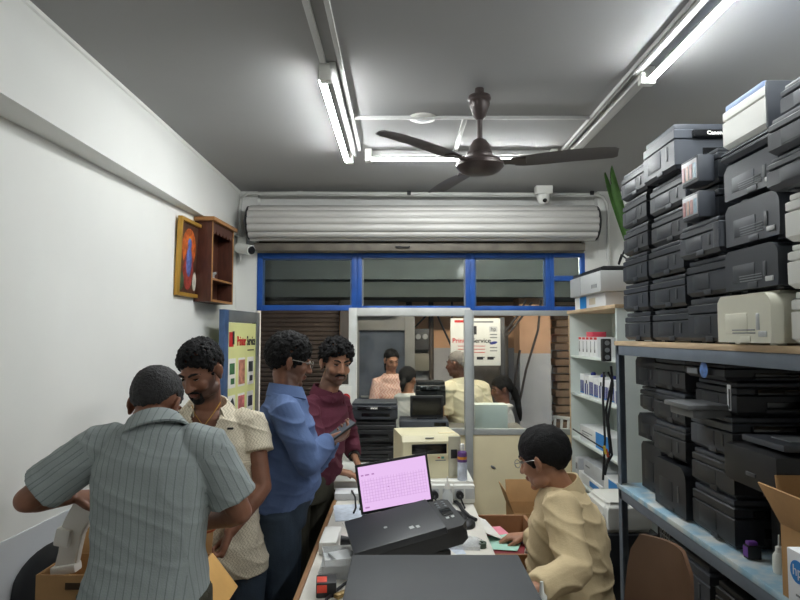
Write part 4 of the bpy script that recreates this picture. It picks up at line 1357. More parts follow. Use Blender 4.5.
# things on top of the bookcase
o = small_box('printer_box', 'white and blue printer box on top of the bookcase under the grey printer', (BXF + 0.14, 4.12, 1.8325), (0.24, 0.66, 0.088), CARDW, [('l', .30, .5, .22, .98, SKYB), ('l', .6, .5, .2, .5, mat('pale_print', S(200, 190, 170), 0.6))])
gp = thing('grey_printer', 'light grey printer with black top on the bookcase under the pipe', 'printer', (BXF + 0.13, 4.10, 1.921), (0, 0, 0))
MB().box((0, 0, 0.07), (0.30, 0.68, 0.135), bev=0.012).build('body', LGREY, gp)
m = MB()
m.box((0, 0, 0.148), (0.27, 0.62, 0.028), bev=0.008).box((0, -0.02, 0.165), (0.2, 0.45, 0.022), bev=0.008)
m.build('top_cover', BLK3, gp)
m = MB()
for i in range(5):
    m.box((-0.151, -0.17 - 0.024 * i, 0.045), (0.003, 0.007, 0.025))
m.box((-0.151, 0.08, 0.07), (0.002, 0.004, 0.12))
m.build('vent_slots', GREYP, gp)
for pts, lab in (([(0, -0.25, 0.21), (0.0, -0.30, 0.26), (0.02, -0.36, 0.22), (0.03, -0.38, 0.10)], 'looping black lead over the near end of the grey printer'), ([(0.02, -0.2, 0.21), (0.03, -0.27, 0.29), (0.03, -0.36, 0.25), (0.05, -0.40, 0.16)], 'higher looping black lead behind the grey printer')):
    c = MB().tube([V(p) + V((BXF + 0.13, 4.10, 1.90)) for p in pts], 0.006, 8).build('power_lead', INK)
    tag(c, lab, 'cable')
# palm plant
pl = thing('palm_plant', 'green palm leaves rising behind the printer stacks', 'plant', (BXF + 0.19, 3.62, 1.8325))
MB().lathe([(0.002, 0), (0.045, 0), (0.06, 0.10), (0.064, 0.105), (0.056, 0.11), (0.05, 0.09), (0.002, 0.09)], n=20).build('pot', mat('pot_terracotta', S(150, 90, 66), 0.7), pl)
LEAF = mat('palm_leaf', S(78, 122, 52), 0.45, var=0.25, vscale=16)
base = pl.location
for i, (tip, mid, wd) in enumerate(((U(612, 166, 3.55), U(619, 205, 3.58), 0.036), (U(605, 173, 3.62), U(614, 204, 3.62), 0.022), (U(640, 175, 3.7), U(634, 210, 3.66), 0.03))):
    p0 = V((0, 0, 0.09))
    p1, p2 = mid - base, tip - base
    rg = []
    for k in range(13):
        t = k / 12
        p = p0 * (1 - t) ** 2 + (p1 * 2 - (p0 + p2) * 0.5) * 2 * t * (1 - t) + p2 * t * t
        hw = wd * (0.25 + 0.75 * math.sin(min(1, t * 1.5) * math.pi / 2)) * (1 - t ** 2.5) + 0.0008
        rg.append([p + V((-hw, 0, 0.006)), p + V((0, 0.012, 0)), p + V((hw, 0, 0.006)), p + V((0, 0.0145, 0.0))])
    MB().rings(rg).build('leaf', LEAF, pl, ang=None)

# cables hanging on the rack post
ps = thing('power_strip', 'black multi-socket strip hanging at the end of the rack', 'power strip', U(606, 350, 3.06))
MB().box((0, 0, 0), (0.045, 0.035, 0.115), bev=0.006).build('strip', BLK3, ps)
for i in range(3):
    MB().cyl((0, -0.017, 0.036 - 0.036 * i), (0, -0.021, 0.036 - 0.036 * i), 0.012, n=14).build('socket', GREYP, ps)
for pts, lab in (([(604, 372), (603, 400), (605, 440), (603, 480)], 'straight black cable hanging from the power strip'), ([(608, 372), (612, 380), (606, 410), (610, 450), (605, 475)], 'wavy black cable hanging in front of the bookcase'), ([(611, 366), (613, 385), (608, 420), (612, 455), (604, 470)], 'black cable hanging close to the rack post')):
    tag(MB().tube([U(a, b, 3.05) for a, b in pts], 0.006, 8).build('hanging_cable', INK), lab, 'cable', 'cables hanging from the power strip')
tag(MB().tube([U(573, 429, 3.5), U(590, 440, 3.3), U(606, 450, 3.06)], 0.004, 6).build('slack_cable', INK), 'thin slack black cable across the bookcase shelves', 'cable')
m = MB()
for i, (a, b, c) in enumerate(((604, 446, S(210, 180, 60)), (606, 449, S(180, 70, 40)))):
    m.use(mat('plug_col_%d' % i, c, 0.5)).cyl(U(a, b, 3.02), U(a + 2, b + 8, 3.02), 0.007, n=10)
tag(m.build('cable_connector', None), 'small yellow and red connectors tied to the hanging cables', 'connector')

# ------------------------------------------------------------------ far counter things
G4 = 'black printers piled on the far counter'
printer('inkjet_printer', 'bottom black printer of the pile beside the smiling man', G4, (-0.175, 4.0, LZ), 0.30, 0.3, 0.115, 0, body=BLK3, panel=False)
printer('inkjet_printer', 'middle black printer of the pile beside the smiling man', G4, (-0.175, 4.0, LZ + .1165), 0.30, 0.3, 0.135, 0, body=BLK3, panel=False)
printer('inkjet_printer', 'upper black printer with white lettering piled beside the smiling man', G4, (-0.165, 4.02, LZ + .253), 0.30, 0.30, 0.115, 0, body=BLK, mark='EPSON')
ws = thing('white_scanner', 'white flatbed machine on the far counter behind the cream printer', 'scanner', (0.165, 4.28, LZ))
MB().box((0, 0, 0.085), (0.35, 0.28, 0.17), bev=0.012).build('body', WHITEP, ws)
MB().box((0.02, -0.135, 0.12), (0.28, 0.02, 0.03), bev=0.003).build('slot', GREYP, ws)
ds = thing('flat_scanner', 'slim dark scanner lying on the white flatbed machine', 'scanner', (0.165, 4.29, LZ + .1705))
MB().box((0, 0, 0.022), (0.34, 0.26, 0.044), bev=0.006).build('body', BLK2, ds)
MB().box((0.11, -0.131, 0.022), (0.08, 0.004, 0.025), bev=0.001).build('control_panel', GLOSSB, ds)
bm1 = thing('monitor', 'small black square monitor standing on the slim dark scanner', 'monitor', (0.19, 4.30, LZ + .215))
MB().box((0, 0, 0.085), (0.235, 0.05, 0.15), bev=0.006).build('casing', BLK3, bm1)
MB().box((0, -0.026, 0.087), (0.205, 0.003, 0.12)).build('screen', GLOSSB, bm1)
MB().box((0, 0.01, 0.005), (0.14, 0.11, 0.012), bev=0.004).build('foot', BLK3, bm1)
MB().box((0, 0.03, 0.03), (0.05, 0.02, 0.05), bev=0.004).build('neck', BLK3, bm1)
# black printer outside on the sill and the white box at the right window
bs = printer('inkjet_printer', 'black printer outside behind the small square monitor', None, (0.25, 5.02, 1.07), 0.24, 0.24, 0.20, 0, body=BLK3)
small_box('carton', 'carton under the black printer on the outside ledge', (0.25, 5.02, 0.8995), (0.22, 0.22, 0.169), CARD, [])
tag(MB().span((0.0, FY + 0.12, 0.86), (1.0, 5.2, 0.899)).build('outside_ledge', mat('ledge_grey', S(120, 118, 112), 0.8)), 'grey ledge outside just behind the window glass', 'ledge')
tag(MB().span((0.05, FY + 0.14, -0.1), (0.12, 5.15, 0.86)).span((0.9, FY + 0.14, -0.1), (0.97, 5.15, 0.86)).build('ledge_support', mat('ledge_grey', S(120, 118, 112))), 'grey upright supports carrying the outside ledge', 'support')
small_box('white_box', 'plain white box on the ledge in front of the girl with the plait', (0.727, 4.90, 0.8995), (0.26, 0.16, 0.195), mat('box_white', S(216, 226, 220), 0.6, var=0.04), [])
nt_ = thing('notice_board', 'white notice with a big red numeral behind the maroon shirt', 'notice', (X(345.5), FY - 0.035, 1.0))
MB().span((-0.05, -0.006, 0.0), (0.05, 0.006, 0.26), 0.001).build('board', PAPER, nt_)
text('9', 0.13, face_M((0.012, -0.0075, 0.15), (1, 0, 0), (0, 0, 1)), RED, 'lettering', nt_, 0.001, bold=0.004)
tag(MB().span((X(339), FY - 0.028, 0), (X(349), FY + 0.0, 1.27), 0.003).build('notice_post', mat('panel_white', S(206, 206, 200), 0.5)), 'narrow pale panel carrying the notice with the red numeral', 'panel')

# cartons behind the drawer
open_box('open_carton', 'open brown carton under the beige panel with one raised flap', (0.85, 3.95, 0), 0.28, 0.28, 0.54, [('l', 70, 0.14, None), ('r', 40, 0.12, None), ('b', 75, 0.14, None)])
small_box('carton', 'brown carton beside the raised-flap carton behind the seated man', (0.90, 3.62, 0), (0.17, 0.26, 0.60), CARD, [])
tr = thing('black_tray', 'black tray holding a red bottle on the carton behind the seated man', 'tray', (0.90, 3.62, 0.6005))
MB().box((0, 0, 0.025), (0.16, 0.22, 0.05), bev=0.006).build('tray', BLK3, tr)
rb = thing('red_ink_bottle', 'small red bottle standing on the black tray by the beige panel', 'bottle', (0.85, 3.60, 0.651))
MB().lathe([(0.002, 0), (0.02, 0), (0.02, 0.06), (0.012, 0.07), (0.012, 0.09), (0.002, 0.09)], n=16).build('bottle', RED, rb)

# ------------------------------------------------------------------ clutter on the table
adp = thing('socket_box', 'long white plastic socket box at the left table edge with black plug', 'socket box', (-0.28, 2.47, TT))
MB().box((0, 0, 0.025), (0.07, 0.20, 0.05), bev=0.008).build('box', WHITEP, adp)
m = MB()
m.tube([(0.043, -0.02, 0.03), (0.085, -0.02, 0.028)], [0.020, 0.014], 12)
m.tube([(0.085, -0.02, 0.028), (0.13, -0.005, 0.02), (0.19, 0.0, 0.008)], 0.005, 8)
m.build('plug', INK, adp)
CLR = bpy.data.materials.new('cloudy_plastic')
CLR.use_nodes = True
nt = CLR.node_tree
pb_ = nt.nodes['Principled BSDF']
pb_.inputs['Base Color'].default_value = (0.78, 0.80, 0.80, 1)
pb_.inputs['Roughness'].default_value = 0.25
tr_ = nd(nt, 'ShaderNodeBsdfTransparent')
mx_ = nd(nt, 'ShaderNodeMixShader')
no_ = nd(nt, 'ShaderNodeTexNoise')
no_.inputs['Scale'].default_value = 25
mr_ = nd(nt, 'ShaderNodeMapRange')
mr_.inputs['To Min'].default_value = 0.25
mr_.inputs['To Max'].default_value = 0.75
nt.links.new(no_.outputs['Fac'], mr_.inputs['Value'])
nt.links.new(mr_.outputs[0], mx_.inputs[0])
nt.links.new(tr_.outputs[0], mx_.inputs[1])
nt.links.new(pb_.outputs[0], mx_.inputs[2])
nt.links.new(mx_.outputs[0], nt.nodes['Material Output'].inputs[0])
G5 = 'clear plastic part trays by the left table edge'
for i in range(3):
    o = thing('clear_tray', ['bottom', 'middle', 'upper'][i] + ' clear plastic tray of the little stack by the left table edge', 'tray', (-0.225 + 0.006 * i, 2.21 - 0.01 * i, TT + 0.0005 + 0.026 * i), (0, 0, 0.1 * i), G5)
    b = MB()
    b.span((-0.06, -0.07, 0), (0.06, 0.07, 0.003)).span((-0.06, -0.07, 0.003), (-0.057, 0.07, 0.024)).span((0.057, -0.07, 0.003), (0.06, 0.07, 0.024)).span((-0.057, -0.07, 0.003), (0.057, -0.067, 0.024)).span((-0.057, 0.067, 0.003), (0.057, 0.07, 0.024))
    b.build('tray', CLR, o)
    MB().box((0.01, 0, 0.010), (0.08, 0.09, 0.012), (0, 0, 0.3), 0.003).build('packed_part', LGREY, o)
ib = thing('ink_cartridge', 'black cartridge with orange-red label near the left table edge', 'cartridge', (-0.243, 2.03, TT), (0, 0, 0.12))
MB().box((0, 0, 0.024), (0.066, 0.075, 0.048), bev=0.005).build('case', BLK3, ib)
MB().box((-0.014, -0.008, 0.0485), (0.032, 0.045, 0.003), bev=0.001).build('label_patch', mat('orange_red', S(228, 74, 50), 0.5), ib)
MB().box((-0.014, -0.038, 0.03), (0.032, 0.003, 0.024), bev=0.001).build('label_patch', mat('orange_red', S(228, 74, 50)), ib)
uc = thing('cable_connector', 'brass-coloured cable connector lying beside the foreground printer', 'connector', (-0.190, 1.99, TT + 0.008), (0, 0, 0.9))
MB().box((0, 0, 0.006), (0.05, 0.022, 0.014), bev=0.004).build('shell', mat('brass', S(150, 124, 76), 0.4, 0.5), uc)
MB().tube([(0.025, 0, 0.006), (0.04, 0, 0.006)], [0.008, 0.005], 10).build('strain_relief', INK, uc)
for pts, lab in (([(-0.165, 2.13), (-0.20, 2.06), (-0.235, 1.97), (-0.235, 1.90), (-0.19, 1.86)], 'thin black cable curving around the white pad on the table'),
                 ([(-0.155, 1.70), (-0.165, 1.85), (-0.155, 1.95), (-0.165, 2.05), (-0.155, 2.12)], 'thick black cable running along the foreground printer'),
                 ([(-0.16, 1.70), (-0.17, 1.82), (-0.15, 1.88), (-0.16, 1.97)], 'short black cable beside the foreground printer'),
                 ([(-0.21, 3.3), (-0.205, 3.1), (-0.19, 3.02)], 'black usb lead hanging over the papers left of the laptop')):
    tag(MB().tube([V((a, b, TT + 0.008)) for a, b in pts], 0.005, 8).build('black_cable', INK), lab, 'cable')
us = thing('usb_plug', 'black plug end lying left of the laptop', 'plug', (-0.187, 2.98, TT))
MB().box((0, 0, 0.008), (0.02, 0.05, 0.014), bev=0.004).build('plug_body', INK, us)
flat('paper_pad', (-0.175, 1.86, TT + .0005), (0.11, 0.26, 0.004), PAPER, 'white pad under the cable near the foreground printer', 'paper', (0, 0, -0.12))
flat('printed_sheet', (-0.24, 2.93, TT + .0005), (0.15, 0.26, 0.003), mat('pale_blue_paper', S(206, 214, 226), 0.8, var=0.15, vscale=30), 'pale printed sheet left of the laptop', 'paper', (0, 0, 0.15))
flat('printed_sheet', (-0.155, 2.46, TT + .0005), (0.14, 0.3, 0.003), PAPER, 'white sheet between the clear trays and the tilted printer', 'paper', (0, 0, -0.1))
flat('white_carton', (-0.26, 3.20, TT + .0005), (0.16, 0.12, 0.035), CARDW, 'flat white box at the far left of the table', 'box', (0, 0, 0.05), 0.003)
# right side clutter
wb = thing('glue_bottle', 'clear squeeze bottle with white cap in front of the socket boards', 'bottle', (0.235, 3.02, TT))
MB().lathe([(0.002, 0), (0.024, 0), (0.025, 0.06), (0.014, 0.08), (0.012, 0.09), (0.002, 0.09)], n=18).build('bottle', mat('milky_plastic', S(200, 204, 204), 0.35), wb)
MB().lathe([(0.013, 0.09), (0.013, 0.115), (0.005, 0.125), (0.003, 0.15), (0.0008, 0.15)], n=14).build('cap', WHITEP, wb)
tw = thing('tweezer_case', 'crumpled clear plastic pouch with small tools at the right table edge', 'pouch', (0.265, 2.48, TT))
m = MB()
m.rings([[V((x * k, y * k, z)) for x, y in ((-0.07, -0.05), (0.05, -0.06), (0.07, 0.03), (-0.04, 0.07))] for z, k in ((0.001, 1), (0.015, 1.02), (0.028, 0.7))])
m.build('pouch', CLR, tw)
MB().box((0.0, 0, 0.010), (0.08, 0.03, 0.012), (0, 0, 0.4), 0.004).build('tool', GREYP, tw)
tg = thing('tape_roll', 'dark green roll at the right table edge beside the plastic pouch', 'tape', (0.325, 2.46, TT))
MB().lathe([(0.010, 0.0), (0.022, 0.0), (0.022, 0.02), (0.010, 0.02), (0.010, 0.0)], n=18).build('roll', mat('dark_green', S(60, 72, 60), 0.5), tg)
flat('paper_strip', (0.19, 2.36, TT + .0005), (0.06, 0.18, 0.003), PAPER, 'white paper strip under the right side of the tilted printer', 'paper', (0, 0, 0.35))
for pts, lab in (([(0.275, 3.10), (0.295, 3.02), (0.30, 2.93), (0.32, 2.83), (0.345, 2.78)], 'coiled black lead right of the squeeze bottle'), ([(0.27, 2.90), (0.29, 2.87), (0.30, 2.80), (0.285, 2.74)], 'short black lead curled on the table near the drawer')):
    tag(MB().tube([V((a, b, TT + 0.012)) for a, b in pts], 0.009, 8).build('black_lead', INK), lab, 'cable')
tag(MB().tube([V((a, b, TT + 0.004)) for a, b in ((0.28, 2.27), (0.31, 2.29), (0.34, 2.33))], 0.0018, 6).build('red_wire', mat('red_wire', S(190, 60, 60), 0.5)), 'thin red wire at the right table edge', 'wire')
wm = thing('computer_mouse', 'black computer mouse on the table right of the tilted printer', 'mouse', (0.305, 2.72, TT), (0, 0, -0.3))
MB().ell((0, 0, 0.008), (0.03, 0.05, 0.024), None, 20, 12).build('shell', BLK3, wm)

# left corner: round-backed chair, box table, carton and loose flaps
rc = thing('round_back_chair', 'black round-backed chair against the left wall behind the brown carton', 'chair', (-1.20, 2.27, 0), (0, 0, R(26)))
m = MB()
rg = []
for r_, y in ((0.004, -0.055), (0.10, -0.052), (0.17, -0.035), (0.195, -0.01), (0.208, 0.012), (0.195, 0.02), (0.17, -0.012), (0.10, -0.03), (0.004, -0.033)):
    rg.append([V((r_ * math.cos(k * math.pi / 20), y, 0.69 + r_ * 1.05 * math.sin(k * math.pi / 20))) for k in range(40)])
m.rings(rg)
m.build('backrest', mat('black_leather', S(26, 27, 31), 0.28, var=0.1), rc, ang=60)
MB().box((0, -0.20, 0.45), (0.34, 0.34, 0.07), bev=0.025).build('seat', mat('black_leather', S(26, 27, 31)), rc)
MB().box((0, 0.0, 0.50), (0.08, 0.03, 0.16), bev=0.01).build('back_support', INK, rc)
for sx in (-1, 1):
    for sy in (-0.38, -0.05):
        MB().tube([(sx * 0.17, sy, 0.42), (sx * 0.19, sy, 0.0)], 0.012, 8).build('leg', ALU, rc)

open_box('packing_carton', 'brown carton between the two men at the left wall with one yellowish flap hanging', (-0.9325, 2.11, 0.4865), 0.515, 0.20, 0.38, [('r', -52, 0.15, CARDY), ('b', 75, 0.09, None)])
pk = bpy.data.objects['packing_carton']
MB().box((-0.10, -0.1015, 0.345), (0.12, 0.003, 0.022), bev=0.004).build('hand_hole', mat('hole_dark', S(66, 48, 30), 0.9), pk)
st = thing('stool', 'plain stool carrying the right end of the carton', 'stool', (-0.77, 2.12, 0))
MB().box((0, 0, 0.466), (0.20, 0.22, 0.04), bev=0.008).build('seat', GREYP, st)
for sx in (-1, 1):
    for sy in (-1, 1):
        MB().tube([(sx * 0.08, sy * 0.09, 0.45), (sx * 0.09, sy * 0.1, 0)], 0.014, 8).build('leg', GREYP, st)
fo = thing('foam_packing', 'bent white foam packing strip held by the man in the grey striped shirt', 'packing foam', U(76, 512, 2.06))
b0 = V(fo.location)
pa = [U(88, 500, 2.04) - b0, U(80, 518, 2.06) - b0, U(73, 532, 2.07) - b0, U(71, 548, 2.08) - b0, U(67, 566, 2.09) - b0]
m = MB()
m.rings([[p + V((sx * wd, sy * 0.018, 0)) for sx, sy in ((-1, -1), (1, -1), (1, 1), (-1, 1))] for p, wd in zip(pa, (0.038, 0.045, 0.04, 0.034, 0.036))])
bmesh.ops.bevel(m.bm, geom=list(m.bm.edges), offset=0.006, segments=2, affect='EDGES')
m.box(pa[2] + V((-0.02, -0.01, -0.01)), (0.05, 0.05, 0.06), (0, 0.2, 0), 0.008).box(pa[4] + V((0, -0.005, -0.005)), (0.085, 0.05, 0.03), (0, -0.15, 0), 0.008)
m.build('strip', mat('foam_white', S(226, 222, 214), 0.8, var=0.04), fo)

wbt = thing('cleaner_bottle', 'milky bottle with blue base label beside the foreground printer', 'bottle', (0.345, 1.50, TT))
MB().lathe([(0.002, 0), (0.021, 0), (0.022, 0.006), (0.022, 0.15), (0.016, 0.17), (0.010, 0.18), (0.010, 0.195), (0.002, 0.195)], n=20).build('bottle', mat('milky_plastic', S(200, 204, 204)), wbt)
MB().lathe([(0.0222, 0.09), (0.0226, 0.092), (0.0226, 0.135), (0.0222, 0.137)], n=20).build('label_band', mat('deep_blue', S(40, 70, 150), 0.5), wbt)
MB().lathe([(0.013, 0.19), (0.013, 0.215), (0.006, 0.225), (0.004, 0.25), (0.001, 0.251)], n=16).build('cap', WHITEP, wbt)

flat('printed_sheet', (-0.195, 2.72, TT + .0005), (0.10, 0.14, 0.003), PAPER, 'white slip between the socket box and the laptop', 'paper', (0, 0, 0.3))
flat('printed_sheet', (0.10, 2.42, TT + .0005), (0.30, 0.12, 0.002), mat('pale_blue_paper', S(206, 214, 226)), 'pale sheet half hidden behind the tilted printer', 'paper', (0, 0, 0.15))
tag(MB().tube([V((a, b, TT + c)) for a, b, c in ((-0.24, 3.27, 0.008), (-0.25, 3.16, 0.045), (-0.225, 3.06, 0.04), (-0.215, 2.98, 0.01), (-0.22, 2.9, 0.008))], 0.0045, 8).build('black_cable', INK), 'black lead looping over the flat white box at the far left of the table', 'cable')
tag(MB().tube([V((a, b, TT + 0.006)) for a, b in ((-0.24, 2.36), (-0.17, 2.34), (-0.12, 2.40), (-0.06, 2.44))], 0.0045, 8).build('black_cable', INK), 'black lead passing behind the clear trays towards the tilted printer', 'cable')


# ------------------------------------------------------------------ people
def fuse(mb, vox, smooth=3):
    bmesh.ops.recalc_face_normals(mb.bm, faces=mb.bm.faces)
    me = bpy.data.meshes.new('tmp')
    mb.bm.to_mesh(me)
    mb.bm.free()
    o = bpy.data.objects.new('tmp', me)
    COL.objects.link(o)
    r = o.modifiers.new('r', 'REMESH')
    r.mode = 'VOXEL'
    r.voxel_size = vox
    if smooth:
        s_ = o.modifiers.new('s', 'SMOOTH')
        s_.factor = 0.5
        s_.iterations = smooth
    bpy.context.view_layer.update()
    out = bpy.data.meshes.new_from_object(o.evaluated_get(bpy.context.evaluated_depsgraph_get()))
    bpy.data.objects.remove(o)
    bpy.data.meshes.remove(me)
    return out


def coords(me):
    a = np.empty(len(me.vertices) * 3, dtype=np.float32)
    me.vertices.foreach_get('co', a)
    return a.reshape(-1, 3).astype(np.float64)


def setco(me, a):
    me.vertices.foreach_set('co', a.astype(np.float32).ravel())
    me.update()


def attr(me, name, vals):
    at = me.attributes.new(name, 'FLOAT', 'POINT')
    at.data.foreach_set('value', np.asarray(vals, dtype=np.float32))


def basis(fwd, up=V((0, 0, 1)), roll=0.0):
    f = V(fwd).normalized()
    x = f.cross(up).normalized()
    u = x.cross(f).normalized()
    if roll:
        q = Matrix.Rotation(roll, 3, f)
        x, u = q @ x, q @ u
    return Matrix(((x.x, f.x, u.x), (x.y, f.y, u.y), (x.z, f.z, u.z)))


def torso_rings(pel, cen, neck, rh, rs, P, off=0.0, below=0.10, top=True, start=None, topr=1.0):
    """rings from the crotch to the neck base"""
    up = (cen - pel).normalized()
    fh = V((0, 0, 1)).cross(rh).normalized()
    fs = up.cross(rs).normalized()
    rows = [(-below, P['hip'] * 0.98, P['hd'] * 0.95, 0.0), (-0.03, P['hip'], P['hd'], 0.0), (0.22, P['waist'], P['wd'], P['belly']), (0.45, (P['waist'] + P['chest']) / 2, (P['wd'] + P['cd']) / 2, P['belly'] * 0.7), (0.68, P['chest'], P['cd'], P['belly'] * 0.2), (0.86, P['chest'] * 0.99, P['cd'] * 0.92, 0.0), (0.98, P['chest'] * 0.86, P['cd'] * 0.72, -0.005)]
    rg = []
    if below < 0.035:
        rows.pop(1)
    n = 32
    L_ = (cen - pel).length
    for t, hw, hd, fo in rows:
        if t < 0:
            c = pel + up * t * 1.0
        else:
            c = pel.lerp(cen, t)
        tt = min(1, max(0, t))
        r_ = rh.lerp(rs, tt).normalized()
        f_ = fh.lerp(fs, tt).normalized()
        bend = P.get('arch', 0.0) * math.sin(math.pi * tt)
        c = c + f_ * (fo - bend)
        rg.append(ringell(c, r_, f_, hw + off, hd + off, n))
    if top:
        c2 = cen.lerp(neck, 0.55)
        rg.append(ringell(c2, rs, fs, (0.108 + off * 0.8) * topr, (0.076 + off) * topr, n))
        rg.append(ringell(neck, rs, fs, (0.062 + off * 0.7) * topr, (0.062 + off * 0.8) * topr, n))
    return rg


def ringell(c, r_, f_, hw, hd, n=32):
    o = []
    for k in range(n):
        a = 2 * math.pi * k / n
        ca, sa = math.cos(a), math.sin(a)
        o.append(c + r_ * (hw * math.copysign(abs(ca) ** 0.85, ca)) + f_ * (hd * math.copysign(abs(sa) ** 0.85, sa)))
    return o


def add_hand(m, wrist, d, pn, thumb, curl=0.6, s=1.0, spread=0.12, tcurl=0.4):
    """d: wrist to knuckles, pn: palm normal (the side the fingers curl to), thumb: +1/-1 side along d x pn"""
    d = V(d).normalized()
    pn = V(pn)
    pn = (pn - d * pn.dot(d)).normalized()
    sd = d.cross(pn).normalized() * thumb
    pal = 0.088 * s
    rows = []
    for t, hw, th in ((-0.02, 0.024, 0.019), (0.015, 0.029, 0.017), (0.05, 0.038, 0.015), (0.085, 0.040, 0.013), (0.094, 0.036, 0.009)):
        rows.append(ringell(wrist + d * t * s, sd, pn, hw * s, th * s, 16))
    m.rings(rows)
    lens = [0.070, 0.080, 0.074, 0.058]
    for i in range(4):
        off = (1.5 - i) / 1.5
        base = wrist + d * (pal - 0.012 + (0.004 if i in (1, 2) else 0)) * 1 + sd * (0.0285 * s * off)
        dirv = (d + sd * spread * off).normalized()
        ax = dirv.cross(pn).normalized()
        pts = [base - dirv * 0.02 * s, base]
        dd = dirv
        cu = curl * (1 + 0.08 * i)
        for seg, k in ((0.45, 0.8), (0.30, 1.0), (0.25, 0.7)):
            dd = Matrix.Rotation(cu * k, 3, ax) @ dd
            if dd.dot(pn) < 0 and cu > 0:
                dd = Matrix.Rotation(-2 * cu * k, 3, ax) @ dd
            pts.append(pts[-1] + dd * lens[i] * seg * s * 1.08)
        m.tube(pts, [0.0095 * s, 0.0095 * s, 0.0088 * s, 0.0082 * s, 0.0068 * s], 8, True)
    tb = wrist + d * 0.022 * s + sd * 0.022 * s
    t1 = (d * 0.65 + sd * 0.75 + pn * 0.25).normalized()
    t2 = (d * 0.9 + sd * 0.25 + pn * tcurl).normalized()
    t3 = (d * 0.95 - sd * 0.05 + pn * (tcurl + 0.2)).normalized()
    p1 = tb + t1 * 0.038 * s
    p2 = p1 + t2 * 0.032 * s
    m.tube([tb, p1, p2, p2 + t3 * 0.025 * s], [0.014 * s, 0.0115 * s, 0.0098 * s, 0.0075 * s], 8, True)


def add_head(m, c, B, k=1.0, female=False, jaw=1.0):
    E = lambda p, r_, rot=None: m.ell(c + B @ (V(p) * k), [x * k for x in r_], (B @ Euler(rot).to_matrix()) if rot else B, 20, 14)
    E((0, -0.014, 0.032), (0.074, 0.094, 0.084))
    E((0, 0.028, -0.018), (0.063, 0.062, 0.085))
    E((0, 0.030, -0.072), (0.052 * jaw, 0.052, 0.036))
    E((0, 0.072, -0.096), (0.021, 0.017, 0.016))
    for s_ in (-1, 1):
        E((s_ * 0.037, 0.060, -0.028), (0.024, 0.022, 0.024))
        E((s_ * 0.030, 0.079, 0.024), (0.026, 0.012, 0.009), (0, s_ * 0.12, s_ * -0.3))
        E((s_ * 0.048, 0.012, -0.075), (0.016 * jaw, 0.036, 0.022))
        E((s_ * 0.079, -0.012, -0.008), (0.008, 0.019, 0.031), (0.15, s_ * 0.15, s_ * 0.45))
        E((s_ * 0.079, -0.006, -0.034), (0.007, 0.010, 0.010))
        E((s_ * 0.0115, 0.098, -0.033), (0.0095, 0.011, 0.008))
    m.tube([c + B @ (V((0, 0.083, 0.020)) * k), c + B @ (V((0, 0.099, -0.008)) * k), c + B @ (V((0, 0.110, -0.030)) * k)], [0.008 * k, 0.0095 * k, 0.0125 * k], 10, True)
    E((0, 0.090, -0.056), (0.023, 0.0095, 0.0058))
    E((0, 0.088, -0.067), (0.020, 0.0095, 0.0068))


def scalp_line(x, y):
    """lowest height with hair, head local (y forward)"""
    if y > 0.055:
        return 0.062 - 0.02 * min(1, abs(x) / 0.06)
    if y > 0.012:
        t = (y - 0.012) / 0.043
        return -0.012 * (1 - t) + 0.045 * t
    if y > -0.03:
        return 0.020
    t = min(1, (-0.03 - y) / 0.05)
    return 0.015 - 0.075 * t


def make_hair(c, B, k, style, m_, parent, base, n=620):
    """style: dict(r=(min,max) blob size, lift, rise, seed, line shift)"""
    rg = random.Random(style.get('seed', 1))
    m = MB()
    g = math.pi * (3 - math.sqrt(5))
    rad = V((0.0755, 0.096, 0.086))
    ctr = V((0, -0.014, 0.032))
    sh = style.get('shift', 0.0)
    dirs = []
    for i in range(n):
        z = 1 - 2 * (i + 0.5) / n
        r_ = math.sqrt(1 - z * z)
        d = V((r_ * math.cos(g * i), r_ * math.sin(g * i), z))
        dirs.append(d)
    for d in dirs:
        p = V((ctr.x + d.x * rad.x, ctr.y + d.y * rad.y, ctr.z + d.z * rad.z))
        if p.z < scalp_line(p.x, p.y) + sh:
            continue
        a, b = style['r']
        rr = rg.uniform(a, b)
        lift = style.get('lift', 0.0) + style.get('rise', 0.0) * max(0, d.z) + style.get('front', 0.0) * max(0, d.y) * max(0, d.z)
        edge = min(1.0, (p.z - scalp_line(p.x, p.y) - sh) / 0.03)
        q = p + d * (lift * (0.3 + 0.7 * edge)) + V((rg.uniform(-1, 1), rg.uniform(-1, 1), rg.uniform(-1, 1))) * style.get('jit', 0.003)
        q = c + B @ (q * k) - base
        m.ico(q, (rr * k, rr * k, rr * k))
    for t in style.get('extra', []):
        m.tube([c + B @ (V(p) * k) - base for p in t[0]], [r_ * k for r_ in t[1]], 10, True)
    me = fuse(m, style.get('vox', 0.0045), style.get('sm', 1))
    a = coords(me)
    nr = np.empty(len(a) * 3, dtype=np.float32)
    me.vertices.foreach_get('normal', nr)
    nr = nr.reshape(-1, 3)
    amp = style.get('amp', 0.004)
    fq = style.get('freq', 70)
    dsp = np.array([noise.noise(V(p) * fq) for p in a]) * amp
    setco(me, a + nr * dsp[:, None])
    return link('hair', me, [m_], parent, 60)


